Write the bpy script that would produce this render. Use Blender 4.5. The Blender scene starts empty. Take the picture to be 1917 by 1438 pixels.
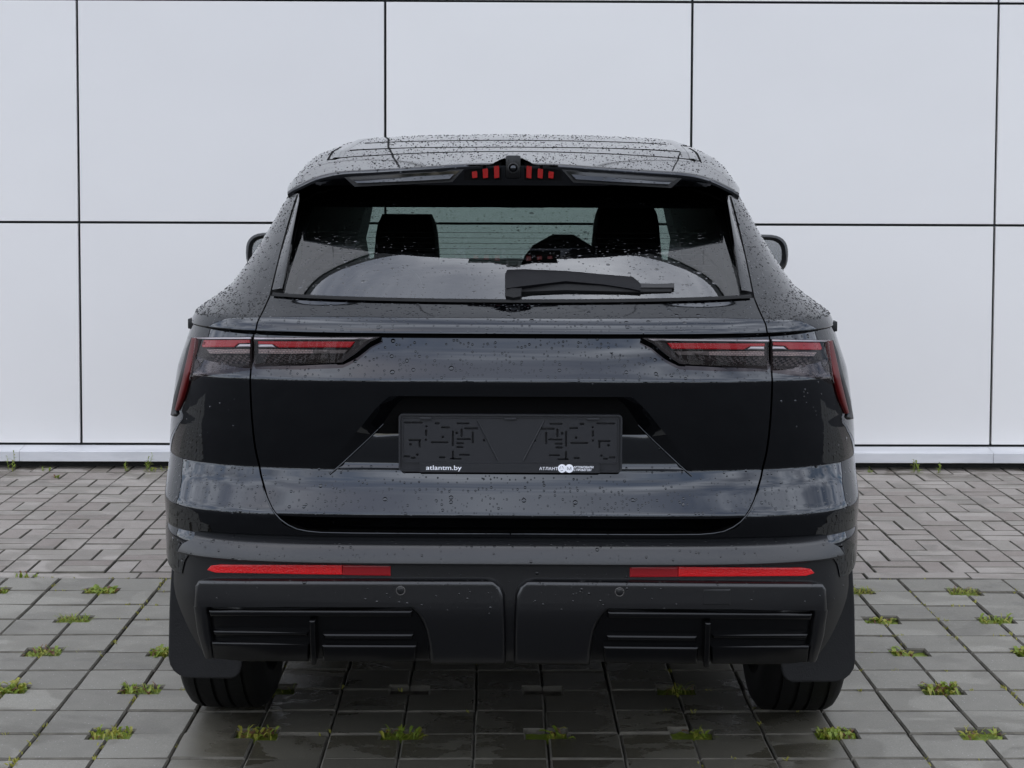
import bpy, bmesh, math, random
from mathutils import Vector, Matrix, noise

scene = bpy.context.scene
COL = scene.collection
rad = math.radians

# ------------------------------------------------------------------ camera
FPX, HCAM, HOR = 3148.0, 1.53, 334.0          # focal length in photo pixels, eye height, horizon row
cam_d = bpy.data.cameras.new('camera')
cam = bpy.data.objects.new('camera', cam_d)
COL.objects.link(cam)
cam.location = (0, 0, HCAM)
cam.matrix_world = (Matrix.Translation((0, 0, HCAM)) @ Matrix.Rotation(-0.0096, 4, 'Z')
                    @ Matrix.Rotation(math.pi/2 - 0.0551, 4, 'X') @ Matrix.Rotation(0.0036, 4, 'Z'))
cam_d.sensor_width = 36.0
cam_d.lens = 36.0*FPX/1917.0
cam_d.shift_y = -0.1104
cam_d.clip_start, cam_d.clip_end = 0.05, 3000
scene.camera = cam

# ------------------------------------------------------------------ sky, sun, exposure
SUN_EL, SUN_AZ = rad(55), rad(215)            # azimuth clockwise from +Y: behind the camera, to the left
world = bpy.data.worlds.new('World'); scene.world = world; world.use_nodes = True
wn, wl = world.node_tree.nodes, world.node_tree.links
wn.clear()
def W_(t, **k):
    n = wn.new(t)
    for a, b in k.items(): setattr(n, a, b)
    return n
sky = W_('ShaderNodeTexSky', sky_type='NISHITA', sun_disc=False)
sky.sun_elevation, sky.sun_rotation = SUN_EL, SUN_AZ
sky.air_density, sky.dust_density, sky.ozone_density = 1.0, 1.0, 1.5
tc = W_('ShaderNodeTexCoord'); sep = W_('ShaderNodeSeparateXYZ')
wl.new(tc.outputs['Generated'], sep.inputs[0])
den = W_('ShaderNodeMath', operation='ADD'); den.inputs[1].default_value = 0.25
mx0 = W_('ShaderNodeMath', operation='MAXIMUM'); mx0.inputs[1].default_value = 0.0
wl.new(sep.outputs[2], mx0.inputs[0]); wl.new(mx0.outputs[0], den.inputs[0])
dx = W_('ShaderNodeMath', operation='DIVIDE'); dy = W_('ShaderNodeMath', operation='DIVIDE')
wl.new(sep.outputs[0], dx.inputs[0]); wl.new(den.outputs[0], dx.inputs[1])
wl.new(sep.outputs[1], dy.inputs[0]); wl.new(den.outputs[0], dy.inputs[1])
cmb = W_('ShaderNodeCombineXYZ'); wl.new(dx.outputs[0], cmb.inputs[0]); wl.new(dy.outputs[0], cmb.inputs[1])
cn = W_('ShaderNodeTexNoise'); cn.inputs['Scale'].default_value = 2.1; cn.inputs['Detail'].default_value = 9; cn.inputs['Roughness'].default_value = 0.58
wl.new(cmb.outputs[0], cn.inputs['Vector'])
cr = W_('ShaderNodeValToRGB'); cr.color_ramp.elements[0].position = 0.38; cr.color_ramp.elements[1].position = 0.55
wl.new(cn.outputs['Fac'], cr.inputs[0])
cn2 = W_('ShaderNodeTexNoise'); cn2.inputs['Scale'].default_value = 3.7; cn2.inputs['Detail'].default_value = 7
wl.new(cmb.outputs[0], cn2.inputs['Vector'])
cr2 = W_('ShaderNodeValToRGB')
cr2.color_ramp.elements[0].position = 0.33; cr2.color_ramp.elements[0].color = (3.6, 4.05, 5.2, 1)
cr2.color_ramp.elements[1].position = 0.68; cr2.color_ramp.elements[1].color = (13.0, 13.6, 15.0, 1)
wl.new(cn2.outputs['Fac'], cr2.inputs[0])
mixc = W_('ShaderNodeMixRGB'); wl.new(cr.outputs[0], mixc.inputs[0]); wl.new(sky.outputs[0], mixc.inputs[1]); wl.new(cr2.outputs[0], mixc.inputs[2])
bg = W_('ShaderNodeBackground'); bg.inputs['Strength'].default_value = 0.13
wl.new(mixc.outputs[0], bg.inputs['Color'])
wo = W_('ShaderNodeOutputWorld'); wl.new(bg.outputs[0], wo.inputs[0])

sd = bpy.data.lights.new('sun', 'SUN'); so = bpy.data.objects.new('sun', sd); COL.objects.link(so)
sd.energy, sd.angle, sd.color = 0.7, rad(178), (1.0, 0.96, 0.9)
sdir = Vector((math.sin(SUN_AZ)*math.cos(SUN_EL), math.cos(SUN_AZ)*math.cos(SUN_EL), math.sin(SUN_EL)))
so.rotation_euler = sdir.to_track_quat('Z', 'Y').to_euler()
so.location = sdir*30

vs = scene.view_settings
vs.view_transform, vs.look, vs.exposure, vs.gamma, vs.use_curve_mapping = 'Standard', 'None', 0.6, 1.0, False

# ------------------------------------------------------------------ materials
MATS = {}
def newmat(name):
    m = bpy.data.materials.new(name); m.use_nodes = True
    MATS[name] = m
    nt = m.node_tree
    return m, nt.nodes, nt.links, nt.nodes['Principled BSDF']
def nd(ns, t, **k):
    n = ns.new(t)
    for a, b in k.items():
        if a == 'inp':
            for c, d in b.items(): n.inputs[c].default_value = d
        else: setattr(n, a, b)
    return n
def math_(ns, ls, op, a, b=None, clamp=False):
    n = ns.new('ShaderNodeMath'); n.operation = op; n.use_clamp = clamp
    for i, v in enumerate((a, b)):
        if v is None: continue
        if isinstance(v, (int, float)): n.inputs[i].default_value = v
        else: ls.new(v, n.inputs[i])
    return n.outputs[0]
def ramp(ns, ls, fac, stops):
    r = ns.new('ShaderNodeValToRGB'); e = r.color_ramp.elements
    while len(e) < len(stops): e.new(0.5)
    for i, (p, c) in enumerate(stops):
        e[i].position = p; e[i].color = c if len(c) == 4 else (*c, 1)
    ls.new(fac, r.inputs[0]); return r.outputs[0]
def simple(name, col, rough=0.5, metal=0.0, spec=0.5, coat=0.0, bump=0.0, bscale=300, var=0.0, ior=1.5):
    m, ns, ls, b = newmat(name)
    b.inputs['Base Color'].default_value = (*col, 1); b.inputs['Roughness'].default_value = rough
    b.inputs['Metallic'].default_value = metal; b.inputs['Specular IOR Level'].default_value = spec
    b.inputs['Coat Weight'].default_value = coat; b.inputs['IOR'].default_value = ior
    t = nd(ns, 'ShaderNodeTexCoord')
    if bump:
        n = nd(ns, 'ShaderNodeTexNoise', inp={'Scale': bscale, 'Detail': 3}); ls.new(t.outputs['Object'], n.inputs['Vector'])
        bp = nd(ns, 'ShaderNodeBump', inp={'Strength': 1.0, 'Distance': bump}); ls.new(n.outputs['Fac'], bp.inputs['Height']); ls.new(bp.outputs[0], b.inputs['Normal'])
    if var:
        n = nd(ns, 'ShaderNodeTexNoise', inp={'Scale': 9.0, 'Detail': 5}); ls.new(t.outputs['Object'], n.inputs['Vector'])
        lo = tuple(c*(1-var) for c in col); hi = tuple(min(1, c*(1+var)) for c in col)
        ls.new(ramp(ns, ls, n.outputs['Fac'], [(0.3, lo), (0.7, hi)]), b.inputs['Base Color'])
    return m

def drop_layer(ns, ls, vec, scale, rmin, rmax, dens):
    """height field of rain beads in metres; dens = socket 0..1, share of cells that carry a bead"""
    v = nd(ns, 'ShaderNodeTexVoronoi', feature='F1', inp={'Scale': scale, 'Randomness': 0.9}); ls.new(vec, v.inputs['Vector'])
    s = nd(ns, 'ShaderNodeSeparateColor'); ls.new(v.outputs['Color'], s.inputs[0])
    rr = math_(ns, ls, 'POWER', s.outputs[0], 1.5)
    r = math_(ns, ls, 'ADD', math_(ns, ls, 'MULTIPLY', rr, rmax-rmin), rmin)
    q = math_(ns, ls, 'DIVIDE', v.outputs['Distance'], r)
    h = math_(ns, ls, 'SUBTRACT', 1.0, math_(ns, ls, 'MULTIPLY', q, q))
    h = math_(ns, ls, 'SQRT', math_(ns, ls, 'MAXIMUM', h, 0.0))
    h = math_(ns, ls, 'MULTIPLY', h, math_(ns, ls, 'MULTIPLY', r, 0.55/scale))
    on = math_(ns, ls, 'LESS_THAN', s.outputs[1], dens)
    return math_(ns, ls, 'MULTIPLY', h, on)
def add_drops(ns, ls, bsdf, kbig=1.0, base=None, strength=1.0):
    t = nd(ns, 'ShaderNodeTexCoord'); g = nd(ns, 'ShaderNodeNewGeometry')
    sp = nd(ns, 'ShaderNodeSeparateXYZ'); ls.new(g.outputs['True Normal'], sp.inputs[0])
    mr = nd(ns, 'ShaderNodeMapRange', inp={1: -0.12, 2: 0.55, 3: 0.0, 4: 0.62*kbig}); ls.new(sp.outputs[2], mr.inputs[0])
    pn = nd(ns, 'ShaderNodeTexNoise', inp={'Scale': 7.0, 'Detail': 3}); ls.new(t.outputs['Object'], pn.inputs['Vector'])
    d = math_(ns, ls, 'MULTIPLY', mr.outputs[0], math_(ns, ls, 'ADD', math_(ns, ls, 'MULTIPLY', pn.outputs['Fac'], 1.4), 0.2))
    a = drop_layer(ns, ls, t.outputs['Object'], 58.0, 0.09, 0.34, math_(ns, ls, 'MULTIPLY', d, 0.75))
    c = drop_layer(ns, ls, t.outputs['Object'], 112.0, 0.12, 0.36, math_(ns, ls, 'MULTIPLY', d, 1.7))
    h = math_(ns, ls, 'MAXIMUM', a, c)
    bp = nd(ns, 'ShaderNodeBump', inp={'Strength': strength, 'Distance': 1.0}); ls.new(h, bp.inputs['Height'])
    if base is not None: ls.new(base, bp.inputs['Normal'])
    return bp.outputs[0], h

def paint_mat(name, col, rough, k=1.0, ior=1.68):
    m, ns, ls, b = newmat(name)
    b.inputs['Specular Tint'].default_value = (0.89, 0.935, 1.0, 1)
    b.inputs['Base Color'].default_value = (*col, 1); b.inputs['Roughness'].default_value = rough; b.inputs['IOR'].default_value = ior
    no, h = add_drops(ns, ls, b, k); ls.new(no, b.inputs['Normal'])
    return m
paint_mat('black_paint', (0.0007, 0.0007, 0.0010), 0.03)
paint_mat('piano_black', (0.0012, 0.0012, 0.0014), 0.04, 0.25)
m, ns, ls, b = newmat('bumper_plastic')
b.inputs['Base Color'].default_value = (0.003, 0.003, 0.0036, 1); b.inputs['Roughness'].default_value = 0.28; b.inputs['IOR'].default_value = 1.62
t = nd(ns, 'ShaderNodeTexCoord'); n = nd(ns, 'ShaderNodeTexNoise', inp={'Scale': 900, 'Detail': 2}); ls.new(t.outputs['Object'], n.inputs['Vector'])
bp = nd(ns, 'ShaderNodeBump', inp={'Strength': 0.25, 'Distance': 0.0005}); ls.new(n.outputs['Fac'], bp.inputs['Height'])
no, h = add_drops(ns, ls, b, 0.45, bp.outputs[0]); ls.new(no, b.inputs['Normal'])
simple('plastic_dark', (0.005, 0.005, 0.0055), 0.45, bump=0.0004, bscale=500)
simple('plastic_grille', (0.002, 0.002, 0.0023), 0.22, spec=0.35)
simple('cavity', (0.002, 0.002, 0.002), 0.9, spec=0.1)
simple('wiper_plastic', (0.004, 0.004, 0.005), 0.42, spec=0.15, bump=0.0003, bscale=600)
simple('rubber', (0.003, 0.003, 0.0032), 0.6, spec=0.25, bump=0.001, bscale=220, var=0.3)
simple('flap_rubber', (0.0035, 0.0037, 0.0048), 0.42, bump=0.0006, bscale=260, var=0.2)
simple('alloy', (0.25, 0.25, 0.26), 0.35, metal=1.0)
simple('facet_metal', (0.06, 0.055, 0.055), 0.45, metal=1.0)
simple('steel_dull', (0.12, 0.115, 0.11), 0.5, metal=1.0, bump=0.001)
simple('chrome', (0.75, 0.77, 0.8), 0.12, metal=1.0)
simple('satin_metal', (0.45, 0.46, 0.48), 0.3, metal=1.0)
simple('lamp_black', (0.006, 0.005, 0.005), 0.3, spec=0.2)
simple('lamp_smoke', (0.005, 0.0035, 0.0032), 0.4, spec=0.12)
simple('blade_red', (0.085, 0.004, 0.004), 0.4, spec=0.3)
simple('lamp_dark_red', (0.20, 0.006, 0.008), 0.3)
simple('reflector_red', (0.62, 0.010, 0.013), 0.2, bump=0.0012, bscale=260)
simple('reflector_deep', (0.28, 0.008, 0.012), 0.25)
simple('plate_plastic', (0.010, 0.0105, 0.013), 0.46, bump=0.0003, bscale=500)
simple('white_print', (0.85, 0.86, 0.9), 0.5)
simple('grey_print', (0.32, 0.33, 0.36), 0.5)
simple('interior_black', (0.006, 0.006, 0.0065), 0.8)
simple('seat_leather', (0.007, 0.007, 0.008), 0.5)
m, ns, ls, b = newmat('lamp_red')
b.inputs['Base Color'].default_value = (0.34, 0.004, 0.010, 1); b.inputs['Roughness'].default_value = 0.22
m, ns, ls, b = newmat('led_diffuser')
t = nd(ns, 'ShaderNodeTexCoord'); ck = nd(ns, 'ShaderNodeTexBrick', inp={'Scale': 60.0, 'Mortar Size': 0.06, 'Color1': (0.34, 0.27, 0.24, 1), 'Color2': (0.24, 0.20, 0.19, 1), 'Mortar': (0.1, 0.09, 0.09, 1)})
mp = nd(ns, 'ShaderNodeMapping'); mp.inputs['Rotation'].default_value = (rad(90), 0, 0); ls.new(t.outputs['Object'], mp.inputs[0]); ls.new(mp.outputs[0], ck.inputs['Vector'])
ls.new(ck.outputs['Color'], b.inputs['Base Color']); b.inputs['Roughness'].default_value = 0.3
m, ns, ls, b = newmat('claw_red')
b.inputs['Base Color'].default_value = (0.24, 0.003, 0.003, 1); b.inputs['Roughness'].default_value = 0.12; b.inputs['IOR'].default_value = 1.3

def glass_mat(name, tint, ior=1.5, drops=0.0, rough=0.0, bumpn=None):
    m, ns, ls, b = newmat(name)
    ns.remove(b)
    out = ns['Material Output']
    tr = nd(ns, 'ShaderNodeBsdfTransparent'); tr.inputs[0].default_value = (*tint, 1)
    gl = nd(ns, 'ShaderNodeBsdfGlossy'); gl.inputs['Roughness'].default_value = rough
    fr = nd(ns, 'ShaderNodeFresnel', inp={'IOR': ior})
    gg = nd(ns, 'ShaderNodeNewGeometry')      # a pane is thin: same reflection from either side
    ls.new(math_(ns, ls, 'ADD', ior, math_(ns, ls, 'MULTIPLY', gg.outputs['Backfacing'], 1/ior-ior)), fr.inputs['IOR'])
    mx = nd(ns, 'ShaderNodeMixShader')
    if drops:
        no, h = add_drops(ns, ls, None, drops, strength=0.24); ls.new(no, gl.inputs['Normal']); ls.new(no, fr.inputs['Normal'])
        on = math_(ns, ls, 'GREATER_THAN', h, 0.00002)
        dk = nd(ns, 'ShaderNodeMixRGB'); ls.new(on, dk.inputs[0]); dk.inputs[1].default_value = (*tint, 1)
        dk.inputs[2].default_value = (*[c*0.45 for c in tint], 1); ls.new(dk.outputs[0], tr.inputs[0])
    ls.new(fr.outputs[0], mx.inputs[0]); ls.new(tr.outputs[0], mx.inputs[1]); ls.new(gl.outputs[0], mx.inputs[2])
    ls.new(mx.outputs[0], out.inputs[0])
    return m
glass_mat('rear_glass', (0.40, 0.43, 0.43), 2.25, 0.5)
glass_mat('tinted_glass', (0.16, 0.17, 0.17), 1.55, 0.3)
glass_mat('windscreen_glass', (0.60, 0.74, 0.67), 1.45)
glass_mat('lens_clear', (0.80, 0.75, 0.75), 1.25, 0.2)

m, ns, ls, b = newmat('white_cladding')
oi = nd(ns, 'ShaderNodeObjectInfo'); t = nd(ns, 'ShaderNodeTexCoord')
n = nd(ns, 'ShaderNodeTexNoise', inp={'Scale': 0.8, 'Detail': 4}); ls.new(t.outputs['Object'], n.inputs['Vector'])
f = math_(ns, ls, 'ADD', math_(ns, ls, 'MULTIPLY', oi.outputs['Random'], 0.45), math_(ns, ls, 'MULTIPLY', n.outputs['Fac'], 0.55))
ls.new(ramp(ns, ls, f, [(0.15, (0.675, 0.665, 0.655)), (0.85, (0.73, 0.72, 0.70))]), b.inputs['Base Color'])
b.inputs['Roughness'].default_value = 0.32
n2 = nd(ns, 'ShaderNodeTexNoise', inp={'Scale': 1.6, 'Detail': 1}); ls.new(t.outputs['Object'], n2.inputs['Vector'])
bp = nd(ns, 'ShaderNodeBump', inp={'Strength': 1.0, 'Distance': 0.006}); ls.new(n2.outputs['Fac'], bp.inputs['Height']); ls.new(bp.outputs[0], b.inputs['Normal'])
m, ns, ls, b = newmat('sill_metal')
t = nd(ns, 'ShaderNodeTexCoord')
mp = nd(ns, 'ShaderNodeMapping'); mp.inputs['Scale'].default_value = (2.0, 8, 8); ls.new(t.outputs['Object'], mp.inputs[0])
n = nd(ns, 'ShaderNodeTexNoise', inp={'Scale': 1.5, 'Detail': 6}); ls.new(mp.outputs[0], n.inputs['Vector'])
ls.new(ramp(ns, ls, n.outputs['Fac'], [(0.3, (0.50, 0.505, 0.52)), (0.7, (0.64, 0.64, 0.65))]), b.inputs['Base Color']); b.inputs['Roughness'].default_value = 0.35
simple('joint_dark', (0.035, 0.04, 0.042), 0.6)
simple('plinth_dark', (0.018, 0.018, 0.018), 0.8, bump=0.003, bscale=60)

def paving_mat(name, stops, tint2, wet_scale):
    m, ns, ls, b = newmat(name)
    g = nd(ns, 'ShaderNodeNewGeometry'); oi = nd(ns, 'ShaderNodeObjectInfo')
    P = g.outputs['Position']
    n1 = nd(ns, 'ShaderNodeTexNoise', inp={'Scale': 14, 'Detail': 6, 'Roughness': 0.6}); ls.new(P, n1.inputs['Vector'])
    f = math_(ns, ls, 'ADD', math_(ns, ls, 'MULTIPLY', n1.outputs['Fac'], 0.45), math_(ns, ls, 'MULTIPLY', oi.outputs['Random'], 0.55))
    c = ramp(ns, ls, f, stops)
    # aggregate grain
    n2 = nd(ns, 'ShaderNodeTexNoise', inp={'Scale': 260, 'Detail': 3, 'Roughness': 0.7}); ls.new(P, n2.inputs['Vector'])
    mul = nd(ns, 'ShaderNodeMixRGB', blend_type='MULTIPLY', inp={0: 0.9}); ls.new(c, mul.inputs[1])
    ls.new(ramp(ns, ls, n2.outputs['Fac'], [(0.3, (0.72, 0.72, 0.72)), (0.7, (1.2, 1.2, 1.2))]), mul.inputs[2])
    # pale specks
    v = nd(ns, 'ShaderNodeTexVoronoi', inp={'Scale': 95}); ls.new(P, v.inputs['Vector'])
    spk = nd(ns, 'ShaderNodeSeparateColor'); ls.new(v.outputs['Color'], spk.inputs[0])
    sp = math_(ns, ls, 'MULTIPLY', math_(ns, ls, 'LESS_THAN', v.outputs['Distance'], 0.17), math_(ns, ls, 'GREATER_THAN', spk.outputs[0], 0.8))
    mk = nd(ns, 'ShaderNodeMixRGB'); ls.new(math_(ns, ls, 'MULTIPLY', sp, 0.65), mk.inputs[0]); ls.new(mul.outputs[0], mk.inputs[1]); mk.inputs[2].default_value = (*tint2, 1)
    # damp patches and drag marks left by rain
    mp = nd(ns, 'ShaderNodeMapping'); mp.inputs['Scale'].default_value = (1.0, 1.7, 1); mp.inputs['Rotation'].default_value = (0, 0, 0.5); ls.new(P, mp.inputs[0])
    n3 = nd(ns, 'ShaderNodeTexNoise', inp={'Scale': wet_scale, 'Detail': 7, 'Roughness': 0.62, 'Distortion': 0.4}); ls.new(mp.outputs[0], n3.inputs['Vector'])
    wet = ramp(ns, ls, math_(ns, ls, 'ADD', n3.outputs['Fac'], math_(ns, ls, 'MULTIPLY', math_(ns, ls, 'SUBTRACT', oi.outputs['Random'], 0.5), 0.10)), [(0.515, (0, 0, 0)), (0.545, (1, 1, 1))])
    # water that dripped off the car: two dark trails
    px_ = nd(ns, 'ShaderNodeSeparateXYZ'); ls.new(P, px_.inputs[0])
    wob = math_(ns, ls, 'MULTIPLY', math_(ns, ls, 'SUBTRACT', n3.outputs['Fac'], 0.5), 0.55)
    near = math_(ns, ls, 'LESS_THAN', math_(ns, ls, 'ABSOLUTE', math_(ns, ls, 'SUBTRACT', px_.outputs[1], 4.45)), 0.6)
    def trail(cx, hw):
        dd = math_(ns, ls, 'ADD', math_(ns, ls, 'ABSOLUTE', math_(ns, ls, 'SUBTRACT', px_.outputs[0], cx)), wob)
        return math_(ns, ls, 'MULTIPLY', math_(ns, ls, 'LESS_THAN', dd, hw), near)
    tr_ = math_(ns, ls, 'MAXIMUM', trail(0.15, 0.13), math_(ns, ls, 'MAXIMUM', trail(-0.74, 0.10), trail(0.88, 0.12)))
    wet = math_(ns, ls, 'MAXIMUM', wet, tr_)
    # under-car shade multiplied into the stone colour, with a wetter gloss
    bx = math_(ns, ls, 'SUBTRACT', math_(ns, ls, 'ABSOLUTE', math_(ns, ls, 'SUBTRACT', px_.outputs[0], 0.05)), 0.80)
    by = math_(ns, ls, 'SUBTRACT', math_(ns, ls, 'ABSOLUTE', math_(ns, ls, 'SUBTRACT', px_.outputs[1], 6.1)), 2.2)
    car_shade = nd(ns, 'ShaderNodeMapRange', inp={1: -0.12, 2: 0.10, 3: 1.0, 4: 0.0}); car_shade.clamp = True
    ls.new(math_(ns, ls, 'ADD', math_(ns, ls, 'MAXIMUM', bx, by), math_(ns, ls, 'MULTIPLY', wob, 1.2)), car_shade.inputs[0])
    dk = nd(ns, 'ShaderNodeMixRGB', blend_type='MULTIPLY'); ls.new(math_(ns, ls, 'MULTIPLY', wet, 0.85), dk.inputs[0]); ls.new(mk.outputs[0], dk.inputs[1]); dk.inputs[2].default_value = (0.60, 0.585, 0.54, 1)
    dk2 = nd(ns, 'ShaderNodeMixRGB', blend_type='MULTIPLY'); ls.new(car_shade.outputs[0], dk2.inputs[0]); ls.new(dk.outputs[0], dk2.inputs[1]); dk2.inputs[2].default_value = (0.42, 0.41, 0.37, 1)
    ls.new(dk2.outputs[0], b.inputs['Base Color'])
    rg = nd(ns, 'ShaderNodeMapRange', inp={1: 0, 2: 1.6, 3: 0.70, 4: 0.20}); ls.new(math_(ns, ls, 'ADD', wet, math_(ns, ls, 'MULTIPLY', car_shade.outputs[0], 0.6)), rg.inputs[0]); ls.new(rg.outputs[0], b.inputs['Roughness'])
    bp = nd(ns, 'ShaderNodeBump', inp={'Strength': 0.7, 'Distance': 0.0012}); ls.new(n2.outputs['Fac'], bp.inputs['Height']); ls.new(bp.outputs[0], b.inputs['Normal'])
    return m
simple('joint_dirt', (0.10, 0.092, 0.074), 0.85, bump=0.004, bscale=120, var=0.5)
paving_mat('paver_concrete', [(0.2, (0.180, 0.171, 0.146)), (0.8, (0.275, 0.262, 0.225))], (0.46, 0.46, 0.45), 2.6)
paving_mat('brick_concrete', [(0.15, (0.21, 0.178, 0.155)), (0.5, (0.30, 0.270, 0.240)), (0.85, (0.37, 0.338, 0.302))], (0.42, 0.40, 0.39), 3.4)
m, ns, ls, b = newmat('joint_soil')
g = nd(ns, 'ShaderNodeNewGeometry'); n = nd(ns, 'ShaderNodeTexNoise', inp={'Scale': 40, 'Detail': 6}); ls.new(g.outputs['Position'], n.inputs['Vector'])
ls.new(ramp(ns, ls, n.outputs['Fac'], [(0.3, (0.045, 0.038, 0.028)), (0.6, (0.095, 0.083, 0.062)), (0.8, (0.085, 0.092, 0.04))]), b.inputs['Base Color']); b.inputs['Roughness'].default_value = 0.9
bp = nd(ns, 'ShaderNodeBump', inp={'Strength': 1, 'Distance': 0.01}); ls.new(n.outputs['Fac'], bp.inputs['Height']); ls.new(bp.outputs[0], b.inputs['Normal'])
m, ns, ls, b = newmat('far_ground')
g = nd(ns, 'ShaderNodeNewGeometry'); n = nd(ns, 'ShaderNodeTexNoise', inp={'Scale': 3, 'Detail': 8}); ls.new(g.outputs['Position'], n.inputs['Vector'])
ls.new(ramp(ns, ls, n.outputs['Fac'], [(0.3, (0.018, 0.018, 0.018)), (0.7, (0.032, 0.032, 0.031))]), b.inputs['Base Color']); b.inputs['Roughness'].default_value = 0.8
def leaf_mat(name, a, c):
    m, ns, ls, b = newmat(name)
    t = nd(ns, 'ShaderNodeTexCoord'); n = nd(ns, 'ShaderNodeTexNoise', inp={'Scale': 60, 'Detail': 3}); ls.new(t.outputs['Object'], n.inputs['Vector'])
    ls.new(ramp(ns, ls, n.outputs['Fac'], [(0.3, a), (0.7, c)]), b.inputs['Base Color']); b.inputs['Roughness'].default_value = 0.45
    b.inputs['Subsurface Weight'].default_value = 0.0
    tl = nd(ns, 'ShaderNodeBsdfTranslucent'); tl.inputs[0].default_value = (*c, 1)
    mx = nd(ns, 'ShaderNodeMixShader', inp={0: 0.3}); ls.new(b.outputs[0], mx.inputs[1]); ls.new(tl.outputs[0], mx.inputs[2]); ls.new(mx.outputs[0], ns['Material Output'].inputs[0])
leaf_mat('leaf_green', (0.13, 0.20, 0.018), (0.27, 0.34, 0.045))
leaf_mat('leaf_yellow', (0.24, 0.25, 0.03), (0.38, 0.36, 0.07))
leaf_mat('leaf_brown', (0.12, 0.055, 0.03), (0.22, 0.11, 0.06))
simple('moss', (0.05, 0.06, 0.015), 0.9, bump=0.01, bscale=150, var=0.5)

# ------------------------------------------------------------------ mesh helpers
def tag(o, label=None, cat=None, group=None, kind=None):
    if label: o['label'] = label
    if cat: o['category'] = cat
    if group: o['group'] = group
    if kind: o['kind'] = kind
    return o
def empty(name, loc=(0, 0, 0), rz=0.0, parent=None):
    o = bpy.data.objects.new(name, None); COL.objects.link(o)
    o.location = loc; o.rotation_euler = (0, 0, rz); o.empty_display_size = 0.1
    if parent: o.parent = parent
    return o
def finish(name, me, mat, parent=None, smooth=None):
    if isinstance(mat, str): mat = MATS[mat]
    if mat and not me.materials: me.materials.append(mat)
    if smooth is not None:
        me.shade_smooth()
        if smooth < 180: me.set_sharp_from_angle(angle=rad(smooth))
    o = bpy.data.objects.new(name, me); COL.objects.link(o)
    if parent: o.parent = parent
    return o
class MB:
    def __init__(s): s.v, s.f, s.mi = [], [], []
    def add(s, vs, fs, mi=0):
        k = len(s.v); s.v += [tuple(p) for p in vs]; s.f += [tuple(i+k for i in q) for q in fs]; s.mi += [mi]*len(fs)
    def grid(s, rows, flip=False, close=False):
        n = len(rows[0]); vs = [p for r in rows for p in r]; fs = []
        m_ = n if close else n-1
        for i in range(len(rows)-1):
            for j in range(m_):
                a, b_, c, d = i*n+j, i*n+(j+1) % n, (i+1)*n+(j+1) % n, (i+1)*n+j
                fs.append((a, d, c, b_) if flip else (a, b_, c, d))
        s.add(vs, fs)
    def box(s, c, sz, rot=None, bev=0.0):
        x, y, z = sz[0]/2, sz[1]/2, sz[2]/2
        if bev <= 0:
            vs = [Vector((a*x, b_*y, d*z)) for a in (-1, 1) for b_ in (-1, 1) for d in (-1, 1)]
            fs = [(0, 1, 3, 2), (4, 6, 7, 5), (0, 4, 5, 1), (2, 3, 7, 6), (0, 2, 6, 4), (1, 5, 7, 3)]
        else:
            bm = bmesh.new(); bmesh.ops.create_cube(bm, size=1)
            for v in bm.verts: v.co = Vector((v.co.x*2*x, v.co.y*2*y, v.co.z*2*z))
            bmesh.ops.bevel(bm, geom=bm.edges[:]+bm.verts[:], offset=bev, segments=2, affect='EDGES', profile=0.6)
            bm.verts.index_update(); vs = [v.co.copy() for v in bm.verts]; fs = [[v.index for v in f.verts] for f in bm.faces]; bm.free()
        if rot is not None: vs = [rot @ v for v in vs]
        s.add([v+Vector(c) for v in vs], fs)
    def prism(s, poly, f0, f1):
        """poly: list of 2-D points, f0/f1 map a 2-D point to 3-D for the two caps"""
        n = len(poly); vs = [f0(p) for p in poly]+[f1(p) for p in poly]
        s.add(vs, [tuple(range(n)), tuple(range(2*n-1, n-1, -1))]+[(i, i+n, (i+1) % n+n, (i+1) % n) for i in range(n)])
    def tube(s, pts, r, seg=8, taper=None):
        pts = [Vector(p) for p in pts]; rows = []
        for i, p in enumerate(pts):
            t = (pts[min(i+1, len(pts)-1)]-pts[max(i-1, 0)]).normalized()
            u = t.cross(Vector((0.3, 0.2, 0.93))).normalized(); w = t.cross(u)
            rr = r if taper is None else taper[i]
            rows.append([p+(u*math.cos(a)+w*math.sin(a))*rr for a in [2*math.pi*k/seg for k in range(seg)]])
        s.grid(rows, close=True); k = len(s.v)
        s.f.append(tuple(range(k-seg, k))); s.f.append(tuple(range(k-seg*len(pts)+seg-1, k-seg*len(pts)-1, -1))); s.mi += [0, 0]
    def lathe(s, prof, axis, c, seg=40):
        """prof: (axial, radius) pairs around an axis 'x' or 'y' through c"""
        rows = []
        for a, r in prof:
            row = []
            for k in range(seg):
                t = 2*math.pi*k/seg
                row.append((c[0]+a, c[1]+r*math.cos(t), c[2]+r*math.sin(t)) if axis == 'x' else (c[0]+r*math.cos(t), c[1]+a, c[2]+r*math.sin(t)))
            rows.append(row)
        s.grid(rows, close=True)
    def mesh(s, name, recalc=True):
        me = bpy.data.meshes.new(name); me.from_pydata(s.v, [], s.f); me.validate()
        if recalc:
            bm = bmesh.new(); bm.from_mesh(me); bmesh.ops.remove_doubles(bm, verts=bm.verts, dist=1e-5)
            bmesh.ops.recalc_face_normals(bm, faces=bm.faces); bm.to_mesh(me); bm.free()
        return me
    def build(s, name, mat, parent=None, smooth=None, recalc=True):
        return finish(name, s.mesh(name, recalc), mat, parent, smooth)
def lerp(t, x):
    """piecewise-linear table lookup, table sorted by key"""
    if x <= t[0][0]: return t[0][1]
    for (a, b_), (c, d) in zip(t, t[1:]):
        if x <= c: return b_+(d-b_)*(x-a)/(c-a)
    return t[-1][1]
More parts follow.
